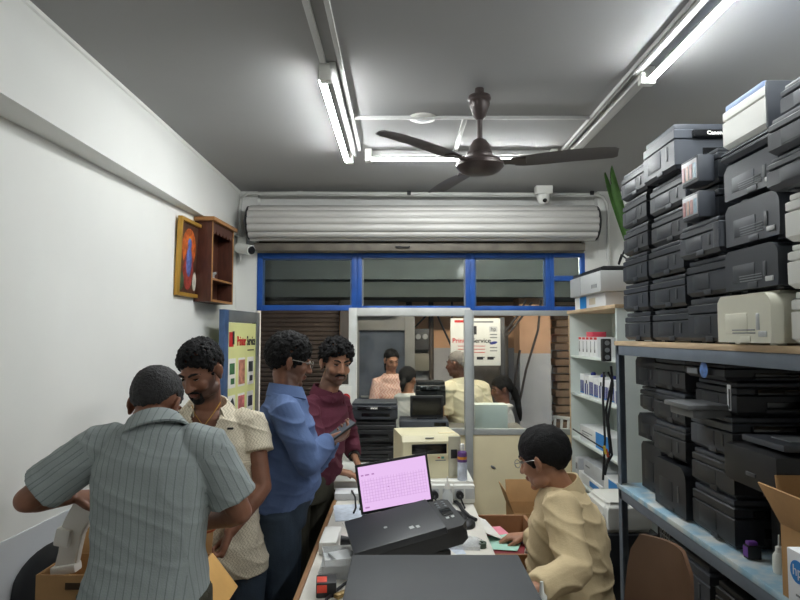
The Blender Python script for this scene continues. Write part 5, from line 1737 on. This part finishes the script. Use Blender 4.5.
HAIRB = mat('black_hair', S(15, 14, 15), 0.6, var=0.5, vscale=120, bump=0.8, bscale=300, spec=0.22)
HAIRG = mat('greying_hair', S(38, 37, 38), 0.65, var=0.45, vscale=110, bump=0.6, bscale=260)
HAIRW = mat('grey_hair', S(120, 116, 112), 0.7, var=0.4, vscale=110, bump=0.5, bscale=260)
EYEW = mat('eye_white', S(150, 140, 132), 0.3, var=0.03)
EYED = mat('eye_dark', S(24, 18, 16), 0.2, var=0.03)
SK1 = skinmat('skin_brown', S(134, 92, 72), S(58, 44, 40), S(118, 66, 60))
SK2 = skinmat('skin_light_brown', S(166, 120, 94), S(70, 54, 48), S(140, 80, 72))
SK3 = skinmat('skin_dark_brown', S(112, 76, 62), S(50, 38, 36), S(98, 58, 54))
JEAN = cloth('dark_jeans', S(56, 67, 80), bump=0.2, wear=0.22)
TROU = cloth('olive_trousers', S(74, 72, 62), bump=0.3)
SHOE = mat('shoe_black', S(36, 34, 34), 0.5)
BELT = mat('belt_dark', S(34, 30, 28), 0.5)


def person(label, J, P, skin, shirt, trousers, hair, sleeve='short', face=None, vox=0.0048, k=1.0, collar=None, hem=0.16, folds=0.006, stub=0.0, beard=0.0, seated=False, floor=0.0, shirt_off=0.016, extra_hem=0.012, sleeve_t=0.85, female=False, shirt_name='shirt', group=None, fist=None, trouser_name='trousers', seed=0):
    pel, cen, neck, head = J['pel'], (J['shl'] + J['shr']) / 2, J['neck'], J['head']
    base = V((pel.x, pel.y, floor))
    t = thing('person', label, 'person', base)
    rs = (J['shr'] - J['shl']).normalized()
    rh = J.get('rh', rs)
    rh = V((rh.x, rh.y, 0)).normalized()
    B = basis(J['face'], roll=J.get('roll', 0.0))
    Z = lambda p: p - base
    pe, ce, ne, he = Z(pel), Z(cen), Z(neck), Z(head)
    ce = ce - (ce - pe).normalized() * 0.0
    # ---- body
    m = MB()
    m.rings(torso_rings(pe, ce, ne, rh, rs, P, -0.008))
    nk_top = he + B @ (V((0, -0.012, -0.055)) * k)
    m.tube([ne.lerp(ce, 0.5), ne, nk_top], [0.058 * k, 0.056 * k, 0.054 * k], 16, True)
    add_head(m, he, B, k, female, P.get('jaw', 1.0))
    ar = P.get('arm', 1.0)
    arms = {}
    for s_ in 'lr':
        sh, el, wr = Z(J['sh' + s_]), Z(J['el' + s_]), Z(J['wr' + s_])
        arms[s_] = (sh, el, wr)
        inn = sh.lerp(ce, 0.25)
        m.tube([inn, sh, sh.lerp(el, 0.35), sh.lerp(el, 0.8), el], [0.058 * ar, 0.056 * ar, 0.050 * ar, 0.042 * ar, 0.040 * ar], 14, True)
        m.tube([el, el.lerp(wr, 0.25), el.lerp(wr, 0.6), wr], [0.040 * ar, 0.042 * ar, 0.035 * ar, 0.027 * ar], 14, True)
        hd, pn = J['hd' + s_], J['pn' + s_]
        add_hand(m, wr, hd, pn, J.get('th' + s_, 1), J.get('cu' + s_, 0.6), P.get('hand', 1.0), 0.1, J.get('tc' + s_, 0.4))
    legs = {}
    fw = V((0, 0, 1)).cross(rh).normalized()
    for s_, sg in (('l', -1), ('r', 1)):
        hip = pe + rh * (sg * 0.088) + V((0, 0, -0.02))
        if seated:
            kn = hip + fw * 0.40 + rh * sg * 0.05 + V((0, 0, -0.02))
            an = V((kn.x, kn.y, 0.085)) + fw * -0.02
        else:
            an = V((hip.x, hip.y, 0.085)) + rh * sg * 0.03 + J.get('footshift', V((0, 0, 0)))
            kn = hip.lerp(an, 0.48) + fw * 0.025
        legs[s_] = (hip, kn, an)
        m.tube([hip, hip.lerp(kn, 0.4), kn, kn.lerp(an, 0.35), an], [0.088, 0.076, 0.056, 0.055, 0.038], 14, True)
        m.tube([an + fw * -0.03 + V((0, 0, -0.045)), an + fw * 0.07 + V((0, 0, -0.045)), an + fw * 0.14 + V((0, 0, -0.052))], [0.034, 0.036, 0.026], 12, True)
    me = fuse(m, vox, 2)
    a = coords(me)
    # face attributes
    loc = (a - np.array(he)) @ np.array(B) / k
    x, y, z = loc[:, 0], loc[:, 1], loc[:, 2]
    near = (np.abs(x) < 0.1) & (np.abs(y) < 0.13) & (np.abs(z) < 0.16)
    sm = lambda e0, e1, v: np.clip((v - e0) / (e1 - e0), 0, 1)
    lipm = near * (y > 0.075) * np.clip(1.3 - ((x / 0.024) ** 2 + ((z + 0.061) / 0.011) ** 2), 0, 1)
    jawm = near * sm(-0.038, -0.055, z) * sm(-0.02, 0.02, y) * sm(-0.13, -0.115, z)
    jawm = np.maximum(jawm, near * (y > 0.07) * np.clip(1.4 - ((x / 0.034) ** 2 + ((z + 0.047) / 0.010) ** 2), 0, 1))
    side = near * sm(0.03, 0.05, np.abs(x)) * sm(0.0, -0.03, z) * sm(-0.02, 0.0, y) * sm(0.07, 0.045, y)
    attr(me, 'stub', np.clip(np.maximum(jawm, side) * stub * (1 - lipm), 0, 1))
    attr(me, 'lip', np.clip(lipm, 0, 1) * 0.8)
    link('body', me, [skin], t, None)
    # ---- face details
    for s_ in (-1, 1):
        E = lambda mm, p, r_, rot=None, nm='eye': mm.ell(he + B @ (V(p) * k), [q * k for q in r_], (B @ Euler(rot).to_matrix()) if rot else B, 14, 10)
        op = P.get('eye', 0.0040)
        mm = MB()
        mm.use(EYEW)
        E(mm, (s_ * 0.031, 0.0795, 0.004), (0.0135, 0.0085, op))
        mm.use(EYED)
        E(mm, (s_ * 0.031 + P.get('gaze', 0.0), 0.0855, 0.0035), (0.0058, 0.0036, min(op, 0.0056)))
        E(mm, (s_ * 0.031, 0.0815, 0.004 + op), (0.0145, 0.0085, 0.0018))
        mm.build('eye', None, t)
        mm = MB()
        pts = [he + B @ (V(p) * k) for p in ((s_ * 0.013, 0.092, 0.024), (s_ * 0.026, 0.0905, 0.030), (s_ * 0.040, 0.083, 0.029), (s_ * 0.051, 0.070, 0.022))]
        mm.tube(pts, [0.0042 * k, 0.005 * k, 0.0045 * k, 0.002 * k], 8, True)
        mm.build('eyebrow', HAIRB, t)
    if face and 'moustache' in face:
        mm = MB()
        for s_ in (-1, 1):
            mm.tube([he + B @ (V(p) * k) for p in ((0, 0.098, -0.046), (s_ * 0.014, 0.097, -0.047), (s_ * 0.027, 0.088, -0.054), (s_ * 0.031, 0.082, -0.062))], [0.006 * k, 0.0065 * k, 0.005 * k, 0.002 * k], 8, True)
        link('moustache', fuse(mm, 0.0035, 1), [HAIRB], t)
    if face and 'goatee' in face:
        mm = MB()
        mm.ell(he + B @ (V((0, 0.070, -0.098)) * k), (0.027 * k, 0.022 * k, 0.017 * k), B)
        for s_ in (-1, 1):
            mm.tube([he + B @ (V(p) * k) for p in ((s_ * 0.029, 0.080, -0.062), (s_ * 0.027, 0.076, -0.082), (s_ * 0.015, 0.078, -0.096))], [0.005 * k, 0.007 * k, 0.009 * k], 8, True)
        link('goatee', fuse(mm, 0.0035, 1), [HAIRB], t)
    make_hair(head, B, k, hair, hair.get('mat', HAIRB), t, base)
    if face and 'glasses' in face:
        mm = MB()
        for s_ in (-1, 1):
            ring = [he + B @ (V((s_ * 0.032 + 0.021 * math.cos(q), 0.104, 0.004 + 0.016 * math.sin(q))) * k) for q in [i * 2 * math.pi / 18 for i in range(19)]]
            mm.tube(ring, 0.0018 * k, 6)
            mm.tube([he + B @ (V(p) * k) for p in ((s_ * 0.053, 0.103, 0.008), (s_ * 0.078, 0.085, 0.009), (s_ * 0.084, 0.0, 0.008), (s_ * 0.084, -0.02, -0.004))], 0.0018 * k, 6)
        mm.tube([he + B @ (V(p) * k) for p in ((-0.011, 0.105, 0.008), (0, 0.108, 0.010), (0.011, 0.105, 0.008))], 0.0018 * k, 6)
        mm.build('glasses', mat('spectacle_metal', S(150, 146, 140), 0.3, 0.6), t)
    # ---- shirt
    m = MB()
    P2 = dict(P)
    P2['hip'] = P['hip'] + extra_hem
    P2['hd'] = P['hd'] + extra_hem
    m.rings(torso_rings(pe, ce, ne, rh, rs, P2, shirt_off, below=hem))
    sl = {}
    for s_ in 'lr':
        sh, el, wr = arms[s_]
        inn = sh.lerp(ce, 0.25)
        so = shirt_off
        if sleeve == 'short':
            end = sh.lerp(el, sleeve_t)
            m.tube([sh.lerp(ce, 0.7), sh.lerp(ce, 0.45), inn, sh, sh.lerp(el, sleeve_t * 0.45), sh.lerp(el, sleeve_t * 0.8), end], [0.02, 0.052 * ar + so * 0.6, 0.060 * ar + so * 0.8, 0.059 * ar + so * 0.8, 0.056 * ar + so, 0.053 * ar + so * 1.2, 0.052 * ar + so * 1.3], 18)
            sl[s_] = [sh, end]
        else:
            end = el.lerp(wr, P.get('cuff', 0.93))
            m.tube([sh.lerp(ce, 0.45), inn, sh, sh.lerp(el, 0.4), sh.lerp(el, 0.85), el], [0.050 * ar + so * .6, 0.060 * ar + so * 0.7, 0.058 * ar + so * 0.8, 0.052 * ar + so * .8, 0.047 * ar + so * .8, 0.045 * ar + so * .8], 18, True)
            m.tube([el, el.lerp(wr, 0.3), el.lerp(wr, 0.7), end], [0.045 * ar + so * .8, 0.044 * ar + so * .8, 0.038 * ar + so * .8, 0.031 * ar + so * .8], 18)
            sl[s_] = [sh, el, end]
    me = fuse(m, vox, 3)
    a = coords(me)
    nr = np.empty(len(a) * 3, dtype=np.float32)
    me.vertices.foreach_get('normal', nr)
    nr = nr.reshape(-1, 3)
    if folds:
        sd = V((seed * 3.1, seed * 1.7, seed))
        upn = (ce - pe).normalized()
        d1 = np.empty(len(a))
        for i, p in enumerate(a):
            q = V(p)
            d1[i] = noise.noise(V((q.x * 9, q.y * 9, q.z * 5)) + sd) * 0.6 + 1.1 * (1 - 1.9 * abs(noise.noise(V((q.x * 6 + q.z * 7, q.y * 6 - q.z * 5, q.z * 13 + q.x * 4)) + sd * 2))) ** 3
        setco(me, a + nr * (d1 * folds)[:, None])
    # stripe coordinates
    rsn, fn = np.array(rs), np.array((ce - pe).normalized().cross(rs).normalized())
    rel = a - np.array(ce)
    ang = np.arctan2(rel @ fn, rel @ rsn)
    su = np.where(np.abs(nr @ rsn) > 0.8, rel @ fn, rel @ rsn)
    sv = a[:, 2].copy()
    for s_ in 'lr':
        for p, q in zip(sl[s_][:-1], sl[s_][1:]):
            ax = np.array((q - p).normalized())
            ln = (q - p).length
            v = a - np.array(p)
            tt = v @ ax
            perp = v - tt[:, None] * ax
            dist = np.linalg.norm(perp, axis=1)
            side = (v @ rsn) * (1 if s_ == 'r' else -1)
            mask = (tt > 0.02) & (tt < ln + 0.05) & (dist < 0.085 * ar)
            e1 = np.cross(ax, np.array([0.31, 0.2, 0.93]))
            e1 /= np.linalg.norm(e1)
            e2 = np.cross(ax, e1)
            an_ = np.arctan2(perp @ e2, perp @ e1) * 0.062
            su = np.where(mask, an_, su)
            sv = np.where(mask, tt, sv)
    attr(me, 'su', su)
    attr(me, 'sv', sv)
    if P.get('vneck'):
        dep, hw = P['vneck']
        upn = np.array((ne - pe).normalized())
        rn = a - np.array(ne)
        hz = rn @ upn
        lim = hw * np.clip((hz + dep) / dep, 0, 1.3)
        kill = (np.abs(rn @ rsn - P.get('vshift', 0.0)) < lim) & (hz > -dep) & ((rn @ np.array((ce - pe).normalized().cross(rs).normalized())) > 0.0)
        b_ = bmesh.new()
        b_.from_mesh(me)
        b_.verts.ensure_lookup_table()
        bmesh.ops.delete(b_, geom=[b_.verts[i] for i in np.nonzero(kill)[0]], context='VERTS')
        b_.to_mesh(me)
        b_.free()
    so_ = link(shirt_name, me, [shirt], t, None)
    # ---- collar
    if collar:
        up = (V((0, 0, 1)) * 0.6 + (nk_top - ne).normalized() * 0.4).normalized()
        r_ = (rs - up * rs.dot(up)).normalized()
        f_ = up.cross(r_).normalized()
        m = MB()
        gap, ht, spread = collar.get('gap', 24), collar.get('h', 0.040), collar.get('spread', 0.026)
        inn, outr = [], []
        n = 40
        c0 = ne + up * collar.get('up', 0.004)
        rows = []
        for j, (dr, dz) in enumerate(((0.0, -0.012), (0.002, ht), (0.008, ht + 0.002), (spread, -0.014), (spread - 0.005, -0.018), (0.006, ht - 0.006), (0.006, -0.012))):
            row = []
            for i in range(n + 1):
                q = R(90 + gap) + (2 * math.pi - 2 * R(gap)) * i / n
                fr = 0.5 + 0.5 * math.sin(q)
                hh = dz * (1.0 - 0.35 * fr) if dz > 0 else dz - 0.018 * (fr ** 3) * (j in (3, 4))
                rr = 0.071 * k + dr + 0.004 * fr
                row.append(c0 + r_ * (rr * math.cos(q) * 1.03) + f_ * (rr * math.sin(q)) + up * (hh - 0.022 * fr))
            rows.append(row)
        nn = len(rows)
        m.rings([[rows[j][i] for j in range(nn)] for i in range(n + 1)])
        me = bpy.data.meshes.new('c')
        bmesh.ops.recalc_face_normals(m.bm, faces=m.bm.faces)
        m.bm.to_mesh(me)
        m.bm.free()
        aa = coords(me)
        attr(me, 'su', (aa - np.array(ce)) @ rsn)
        attr(me, 'sv', aa[:, 2])
        link('collar', me, [shirt], so_, 50)
    # ---- trousers
    m = MB()
    Pt = dict(P)
    m.rings(torso_rings(pe, ce, ne, rh, rs, Pt, 0.017, below=0.10, top=False)[:3])
    for s_ in 'lr':
        hip, kn, an = legs[s_]
        m.tube([hip, hip.lerp(kn, 0.4), kn, kn.lerp(an, 0.35), an.lerp(kn, 0.04)], [0.102, 0.092, 0.074, 0.072, 0.064], 18)
    me = fuse(m, vox * 1.5, 4)
    a = coords(me)
    nr = np.empty(len(a) * 3, dtype=np.float32)
    me.vertices.foreach_get('normal', nr)
    nr = nr.reshape(-1, 3)
    d1 = np.array([noise.noise(V((p[0] * 8, p[1] * 8, p[2] * 6))) for p in a])
    setco(me, a + nr * (d1 * 0.005)[:, None])
    link(trouser_name, me, [trousers], t, None)
    for s_ in 'lr':
        hip, kn, an = legs[s_]
        mm = MB()
        mm.rings([ringell(V((an.x, an.y, 0)) + fw * y + V((0, 0, z)), rh, fw, hw, hl, 20) for y, z, hw, hl in ((0.045, 0.001, 0.044, 0.125), (0.045, 0.03, 0.047, 0.13), (0.03, 0.06, 0.043, 0.10), (-0.01, 0.085, 0.042, 0.058))])
        mm.build('shoe', SHOE, t)
    return t, dict(base=base, B=B, he=he, arms=arms, ce=ce, pe=pe, ne=ne, rs=rs, shirt=so_)


MALE = dict(hip=0.160, hd=0.108, waist=0.152, wd=0.108, chest=0.172, cd=0.112, belly=0.01)


def PP(**kw):
    d = dict(MALE)
    d.update(kw)
    return d

# man in the grey striped shirt, seen from behind
P1C = cloth('grey_striped_shirt', S(152, 160, 159), stripe=S(126, 134, 135), period=0.021, width=0.13, bump=0.12)
J = dict(pel=U(146, 582, 1.76), neck=U(154, 423, 1.84), head=U(156, 404, 1.915), face=(0.10, 0.84, -0.52),
         shl=U(102, 446, 1.82), shr=U(207, 446, 1.82), ell=U(27, 500, 1.79), elr=U(240, 512, 1.85),
         wrl=U(70, 497, 1.98), wrr=U(206, 522, 2.0),
         hdl=(0.75, 0.5, -0.1), pnl=(0.0, 0.3, -1), cul=0.75, thl=-1, hdr=(-0.8, 0.35, -0.1), pnr=(0, 0.4, -1), cur=0.6, thr=1)
p1, i1 = person('man in a grey striped short-sleeved shirt seen from behind, working over the carton', J, PP(chest=0.150, waist=0.138, hip=0.148, arm=0.92), SK1, P1C, TROU,
                dict(r=(0.008, 0.0095), seed=3, lift=-0.002, rise=0.003, jit=0.001, amp=0.002, freq=160, mat=HAIRG, vox=0.004, sm=2), collar=dict(gap=30, h=0.034, spread=0.034, up=-0.016), sleeve_t=0.80, k=0.95, hem=0.20, seed=1, shirt_off=0.017, folds=0.0035)
m = MB()
sh_, el_, wr_ = i1['arms']['r']
c = el_.lerp(wr_, 0.92)
m.tube([c + (basis((wr_ - el_)) @ V((0.033 * math.cos(q), 0, 0.033 * math.sin(q)))) for q in [i * 2 * math.pi / 20 for i in range(21)]], 0.004, 6)
m.build('thread_bracelet', mat('orange_thread', S(190, 100, 60), 0.7), p1)

# man in the cream patterned shirt
P2C = cloth('cream_knit_shirt', S(226, 216, 194), stripe=S(196, 184, 160), period=0.013, width=0.26, zig=0.012, bump=0.3)
J = dict(pel=U(222, 550, 2.60), neck=U(208, 409, 2.56), head=U(201, 371, 2.49), face=(-0.27, -0.86, -0.44), roll=0.06,
         shr=U(168, 424, 2.52), shl=U(252, 424, 2.60), elr=U(160, 490, 2.44), ell=U(263, 487, 2.52),
         wrr=U(178, 515, 2.30), wrl=U(230, 532, 2.40), rh=V((-1, -0.15, 0)),
         hdr=(0.5, -0.5, -0.3), pnr=(0, 0, -1), cur=0.6, thr=1, hdl=(-0.30, -0.25, -0.9), pnl=(-0.8, -0.3, 0.1), cul=0.95, thl=1)
p2, i2 = person('man in a cream patterned short-sleeved shirt looking down at the carton', J, PP(chest=0.168, waist=0.145, hip=0.15, arm=0.9, eye=0.0022, vneck=(0.13, 0.062), vshift=0.0), SK1, P2C, JEAN,
                dict(r=(0.007, 0.010), seed=5, lift=0.004, rise=0.010, front=0.010, jit=0.003, amp=0.0035, freq=170), face=('moustache', 'goatee'), stub=0.75, collar=dict(gap=40, h=0.034, spread=0.044, up=0.012), sleeve_t=0.46, hem=0.08, seed=2, shirt_off=0.018, extra_hem=0.022, folds=0.005)
sc_ = coords(i2['shirt'].data)
tgt = U(226, 431, 2.43) - i2['base']
sel = sc_[(np.abs(sc_[:, 0] - tgt.x) < 0.012) & (np.abs(sc_[:, 2] - tgt.z) < 0.01)]
MB().box((tgt.x, float(sel[:, 1].min()) - 0.003, tgt.z), (0.024, 0.008, 0.008), (0, 0, 0.1)).build('chest_emblem', INK, i2['shirt'])
mm = MB()
mm.tube([i2['ne'] + V(p) for p in ((0.058, -0.02, 0.03), (0.045, -0.06, -0.005), (0.012, -0.088, -0.06), (-0.03, -0.075, -0.012), (-0.058, -0.03, 0.02))], 0.002, 6)
mm.build('neck_chain', GOLD, p2)

# man in the blue shirt with the phone
P3C = cloth('blue_shirt', S(92, 112, 152), bump=0.15, wear=0.10)
J = dict(pel=U(278, 502, 2.80), neck=U(287, 391, 2.80), head=U(289, 361, 2.83), face=(0.90, 0.36, -0.22),
         shr=U(284, 411, 2.64), shl=U(289, 410, 2.97), elr=U(309, 463, 2.60), ell=U(316, 462, 2.98),
         wrr=U(328, 440, 2.74), wrl=U(333, 440, 2.88), rh=V((0.1, -1, 0)),
         hdr=(0.85, 0.42, 0.25), pnr=(-0.1, 0.5, 0.85), cur=0.55, thr=-1, hdl=(0.6, -0.7, 0.25), pnl=(0, -0.4, 0.9), cul=0.55, thl=1)
p3, i3 = person('man in a blue long-sleeved shirt and glasses holding a phone', J, PP(chest=0.158, waist=0.16, wd=0.148, cd=0.132, belly=0.018, hip=0.155, hd=0.125, arm=0.92), SK1, P3C, JEAN,
                dict(r=(0.008, 0.012), seed=8, lift=0.006, rise=0.010, front=0.014, jit=0.004, amp=0.005, freq=110, shift=-0.026), sleeve='long', face=('glasses',), stub=0.5, collar=dict(gap=30), hem=0.005, seed=3, shirt_off=0.016, folds=0.008, extra_hem=0.010)
ph_ = thing('mobile_phone', 'dark mobile phone tilted in the hands of the man in blue', 'phone', U(340, 431, 2.76), (R(8), R(-32), R(25)))
MB().box((0, 0, 0), (0.15, 0.072, 0.009), bev=0.003).build('case', BLK3, ph_)
MB().box((0.0, 0, 0.0048), (0.14, 0.066, 0.001)).build('screen', mat('phone_screen', S(90, 96, 104), 0.1), ph_)

# smiling man in the maroon shirt
P4C = cloth('maroon_shirt', S(84, 38, 52), bump=0.15)
J = dict(pel=U(304, 482, 3.20), neck=U(327, 393, 3.36), head=U(336, 363, 3.36), face=(0.45, -0.86, -0.17), roll=-0.05,
         shr=U(307, 407, 3.24), shl=U(340, 403, 3.50), elr=U(317, 452, 3.10), ell=U(350, 440, 3.60),
         wrr=U(337, 471, 3.28), wrl=U(354, 455, 3.50), rh=V((-0.55, -0.8, 0)),
         hdr=(0.85, 0.25, -0.22), pnr=(0.1, 0.1, -1), cur=0.35, thr=1, hdl=(0.3, -0.2, -0.6), pnl=(-0.6, 0, -0.6), cul=0.6, thl=1)
p4, i4 = person('smiling man in a maroon shirt leaning on the far counter', J, PP(chest=0.165, waist=0.16, wd=0.115, cd=0.112, belly=0.02, arm=0.9, gaze=-0.002), SK2, P4C, TROU,
                dict(r=(0.008, 0.013), seed=11, lift=0.009, rise=0.015, front=0.012, jit=0.007, amp=0.007, freq=110), sleeve='long', face=('moustache',), stub=0.7, collar=dict(gap=34), hem=0.005, seed=4, shirt_off=0.016, folds=0.0065)
sh_, el_, wr_ = i4['arms']['l']
MB().tube([el_.lerp(wr_, 0.97), el_.lerp(wr_, 1.08)], 0.034, 16).build('wrist_watch', GLOSSB, p4)
MB().box(i4['he'] + i4['B'] @ V((0, 0.0945, -0.0615)), (0.026, 0.008, 0.005), i4['B'], 0.001).build('teeth', EYEW, p4)

# seated man in the tan shirt
P5C = cloth('tan_shirt', S(206, 186, 148), bump=0.15)
J = dict(pel=U(578, 612, 2.40), neck=U(560, 489, 2.42), head=U(544, 459, 2.42), face=(-0.74, 0.62, -0.30),
         shl=U(562, 509, 2.25), shr=U(566, 505, 2.60), ell=U(574, 570, 2.10), elr=U(550, 550, 2.68),
         wrl=U(534, 590, 1.98), wrr=U(527, 536, 2.78), rh=V((0.1, 1, 0)),
         hdl=(-0.9, 0.1, -0.15), pnl=(0, 0.2, -1), cul=0.3, thl=-1, hdr=(-0.9, 0.3, -0.15), pnr=(0, 0, -1), cur=0.35, thr=1)
p5, i5 = person('seated man in a tan long-sleeved shirt and glasses sorting papers in the drawer', J, PP(chest=0.160, waist=0.165, wd=0.145, cd=0.135, belly=0.02, hip=0.17, hd=0.13, arm=0.92), SK2, P5C, cloth('tan_trousers', S(176, 154, 116)),
                dict(r=(0.010, 0.014), seed=14, lift=0.003, rise=0.006, front=0.004, jit=0.001, amp=0.001, freq=60, sm=6, shift=-0.016), sleeve='long', face=('glasses',), stub=0.12, collar=dict(gap=26), hem=0.06, seed=5, seated=True, shirt_off=0.017, folds=0.009)
st2 = thing('stool', 'stool under the seated man in the tan shirt', 'stool', (i5['base'].x, i5['base'].y, 0))
zs = i5['pe'].z - 0.155
MB().lathe([(0.002, zs - 0.035), (0.16, zs - 0.035), (0.175, zs - 0.02), (0.17, zs), (0.002, zs)], n=28).build('seat', BLK3, st2)
for k_ in range(4):
    a_ = math.pi / 4 + k_ * math.pi / 2
    MB().tube([(0.11 * math.cos(a_), 0.11 * math.sin(a_), zs - 0.03), (0.17 * math.cos(a_), 0.17 * math.sin(a_), 0)], 0.012, 8).build('leg', ALU, st2)

# ---- people outside the window
OUT = -0.1
P6C = cloth('pink_print_top', S(232, 200, 184), stripe=S(208, 150, 138), period=0.03, width=0.3, zig=0.03)
FEM = dict(hip=0.155, hd=0.10, waist=0.125, wd=0.085, chest=0.14, cd=0.10, belly=0.0, arm=0.82, hand=0.85, jaw=0.9)
LONG = lambda top: [([(0, -0.085, 0.02), (0, -0.105, -0.06), (0.01, -0.10, -0.14)], [0.06, 0.05, 0.025])]
J = dict(pel=U(392, 426, 5.9), neck=U(391, 374, 5.9), head=U(391.5, 360.5, 5.87), face=(0.35, -0.88, -0.30),
         shr=U(378, 382, 5.88), shl=U(406, 382, 5.92), elr=U(374, 405, 5.85), ell=U(409, 405, 5.85),
         wrr=U(386, 412, 5.7), wrl=U(402, 412, 5.7), rh=V((-1, 0, 0)),
         hdr=(0.6, -0.5, 0), pnr=(0, 0, -1), hdl=(-0.6, -0.5, 0), pnl=(0, 0, -1))
person('woman in a pale pink printed top standing outside the window', J, FEM, SK2, P6C, P6C, dict(r=(0.008, 0.012), seed=21, shift=0.014, lift=0.002, rise=0.006, amp=0.002, jit=0.002, vox=0.006, extra=LONG(0)), vox=0.008, k=0.86, floor=OUT, folds=0.005, trouser_name='skirt', hem=0.25, sleeve_t=0.9, shirt_name='top')
P7C = cloth('white_school_top', S(222, 220, 214))
J = dict(pel=U(408, 436, 5.26), neck=U(407, 393, 5.26), head=U(408, 379, 5.27), face=(0.45, 0.88, -0.1),
         shl=U(399, 399, 5.28), shr=U(418, 399, 5.24), ell=U(396, 418, 5.3), elr=U(420, 418, 5.24),
         wrl=U(402, 428, 5.42), wrr=U(418, 428, 5.40), hdl=(0.3, 0.9, 0), pnl=(0, 0, -1), hdr=(0, 1, 0), pnr=(0, 0, -1))
KID = dict(hip=0.115, hd=0.08, waist=0.10, wd=0.075, chest=0.105, cd=0.08, belly=0.0, arm=0.66, hand=0.75, jaw=0.9)
person('child in a white top seen from behind in front of the woman in pink', J, KID, SK2, P7C, JEAN, dict(r=(0.008, 0.012), seed=22, lift=0.002, rise=0.004, amp=0.002, jit=0.002, vox=0.006, extra=[([(0, -0.09, 0.0), (0, -0.12, -0.06), (0, -0.115, -0.12)], [0.03, 0.03, 0.015])]), vox=0.008, k=0.86, floor=OUT, folds=0.004, hem=0.12, shirt_off=0.012)
P8C = cloth('pale_yellow_shirt', S(228, 220, 190))
J = dict(pel=U(466, 440, 5.35), neck=U(459, 381, 5.32), head=U(457, 364, 5.30), face=(-0.85, 0.50, -0.08),
         shl=U(445, 389, 5.22), shr=U(482, 388, 5.44), ell=U(444, 416, 5.22), elr=U(488, 416, 5.42),
         wrl=U(437, 430, 5.38), wrr=U(470, 430, 5.55), rh=V((0.85, 0.5, 0)),
         hdl=(-0.3, 0.8, -0.2), pnl=(0, 0, -1), hdr=(-0.4, 0.8, 0), pnr=(0, 0, -1))
person('old man with short grey hair in a pale yellow shirt standing outside', J, PP(chest=0.17), SK3, P8C, TROU, dict(r=(0.006, 0.009), seed=23, lift=-0.001, amp=0.002, jit=0.002, vox=0.006, mat=HAIRW, shift=0.012), vox=0.008, k=0.95, floor=OUT, stub=0.3, sleeve_t=0.9, collar=dict(gap=26), hem=0.2, seed=7, folds=0.008)
J = dict(pel=U(505, 446, 5.42), neck=U(504, 404, 5.42), head=U(501.5, 389, 5.42), face=(-0.97, -0.1, -0.2),
         shl=U(503, 409, 5.32), shr=U(504, 409, 5.52), ell=U(503, 428, 5.28), elr=U(503, 428, 5.54),
         wrl=U(494, 434, 5.30), wrr=U(494, 434, 5.50), rh=V((0, 1, 0)), hdl=(-1, 0, 0), pnl=(0, 0, -1), hdr=(-1, 0, 0), pnr=(0, 0, -1))
person('girl with a long black plait sitting sideways beyond the white box', J, KID, SK3, P7C, JEAN, dict(r=(0.009, 0.013), seed=24, lift=0.003, rise=0.004, amp=0.002, jit=0.002, vox=0.006, extra=[([(0, -0.09, 0.03), (0, -0.12, -0.05), (0, -0.135, -0.16), (0, -0.13, -0.27), (0, -0.125, -0.34)], [0.035, 0.04, 0.034, 0.028, 0.014])]), vox=0.008, k=0.9, floor=OUT, folds=0.004, hem=0.1, shirt_off=0.012)
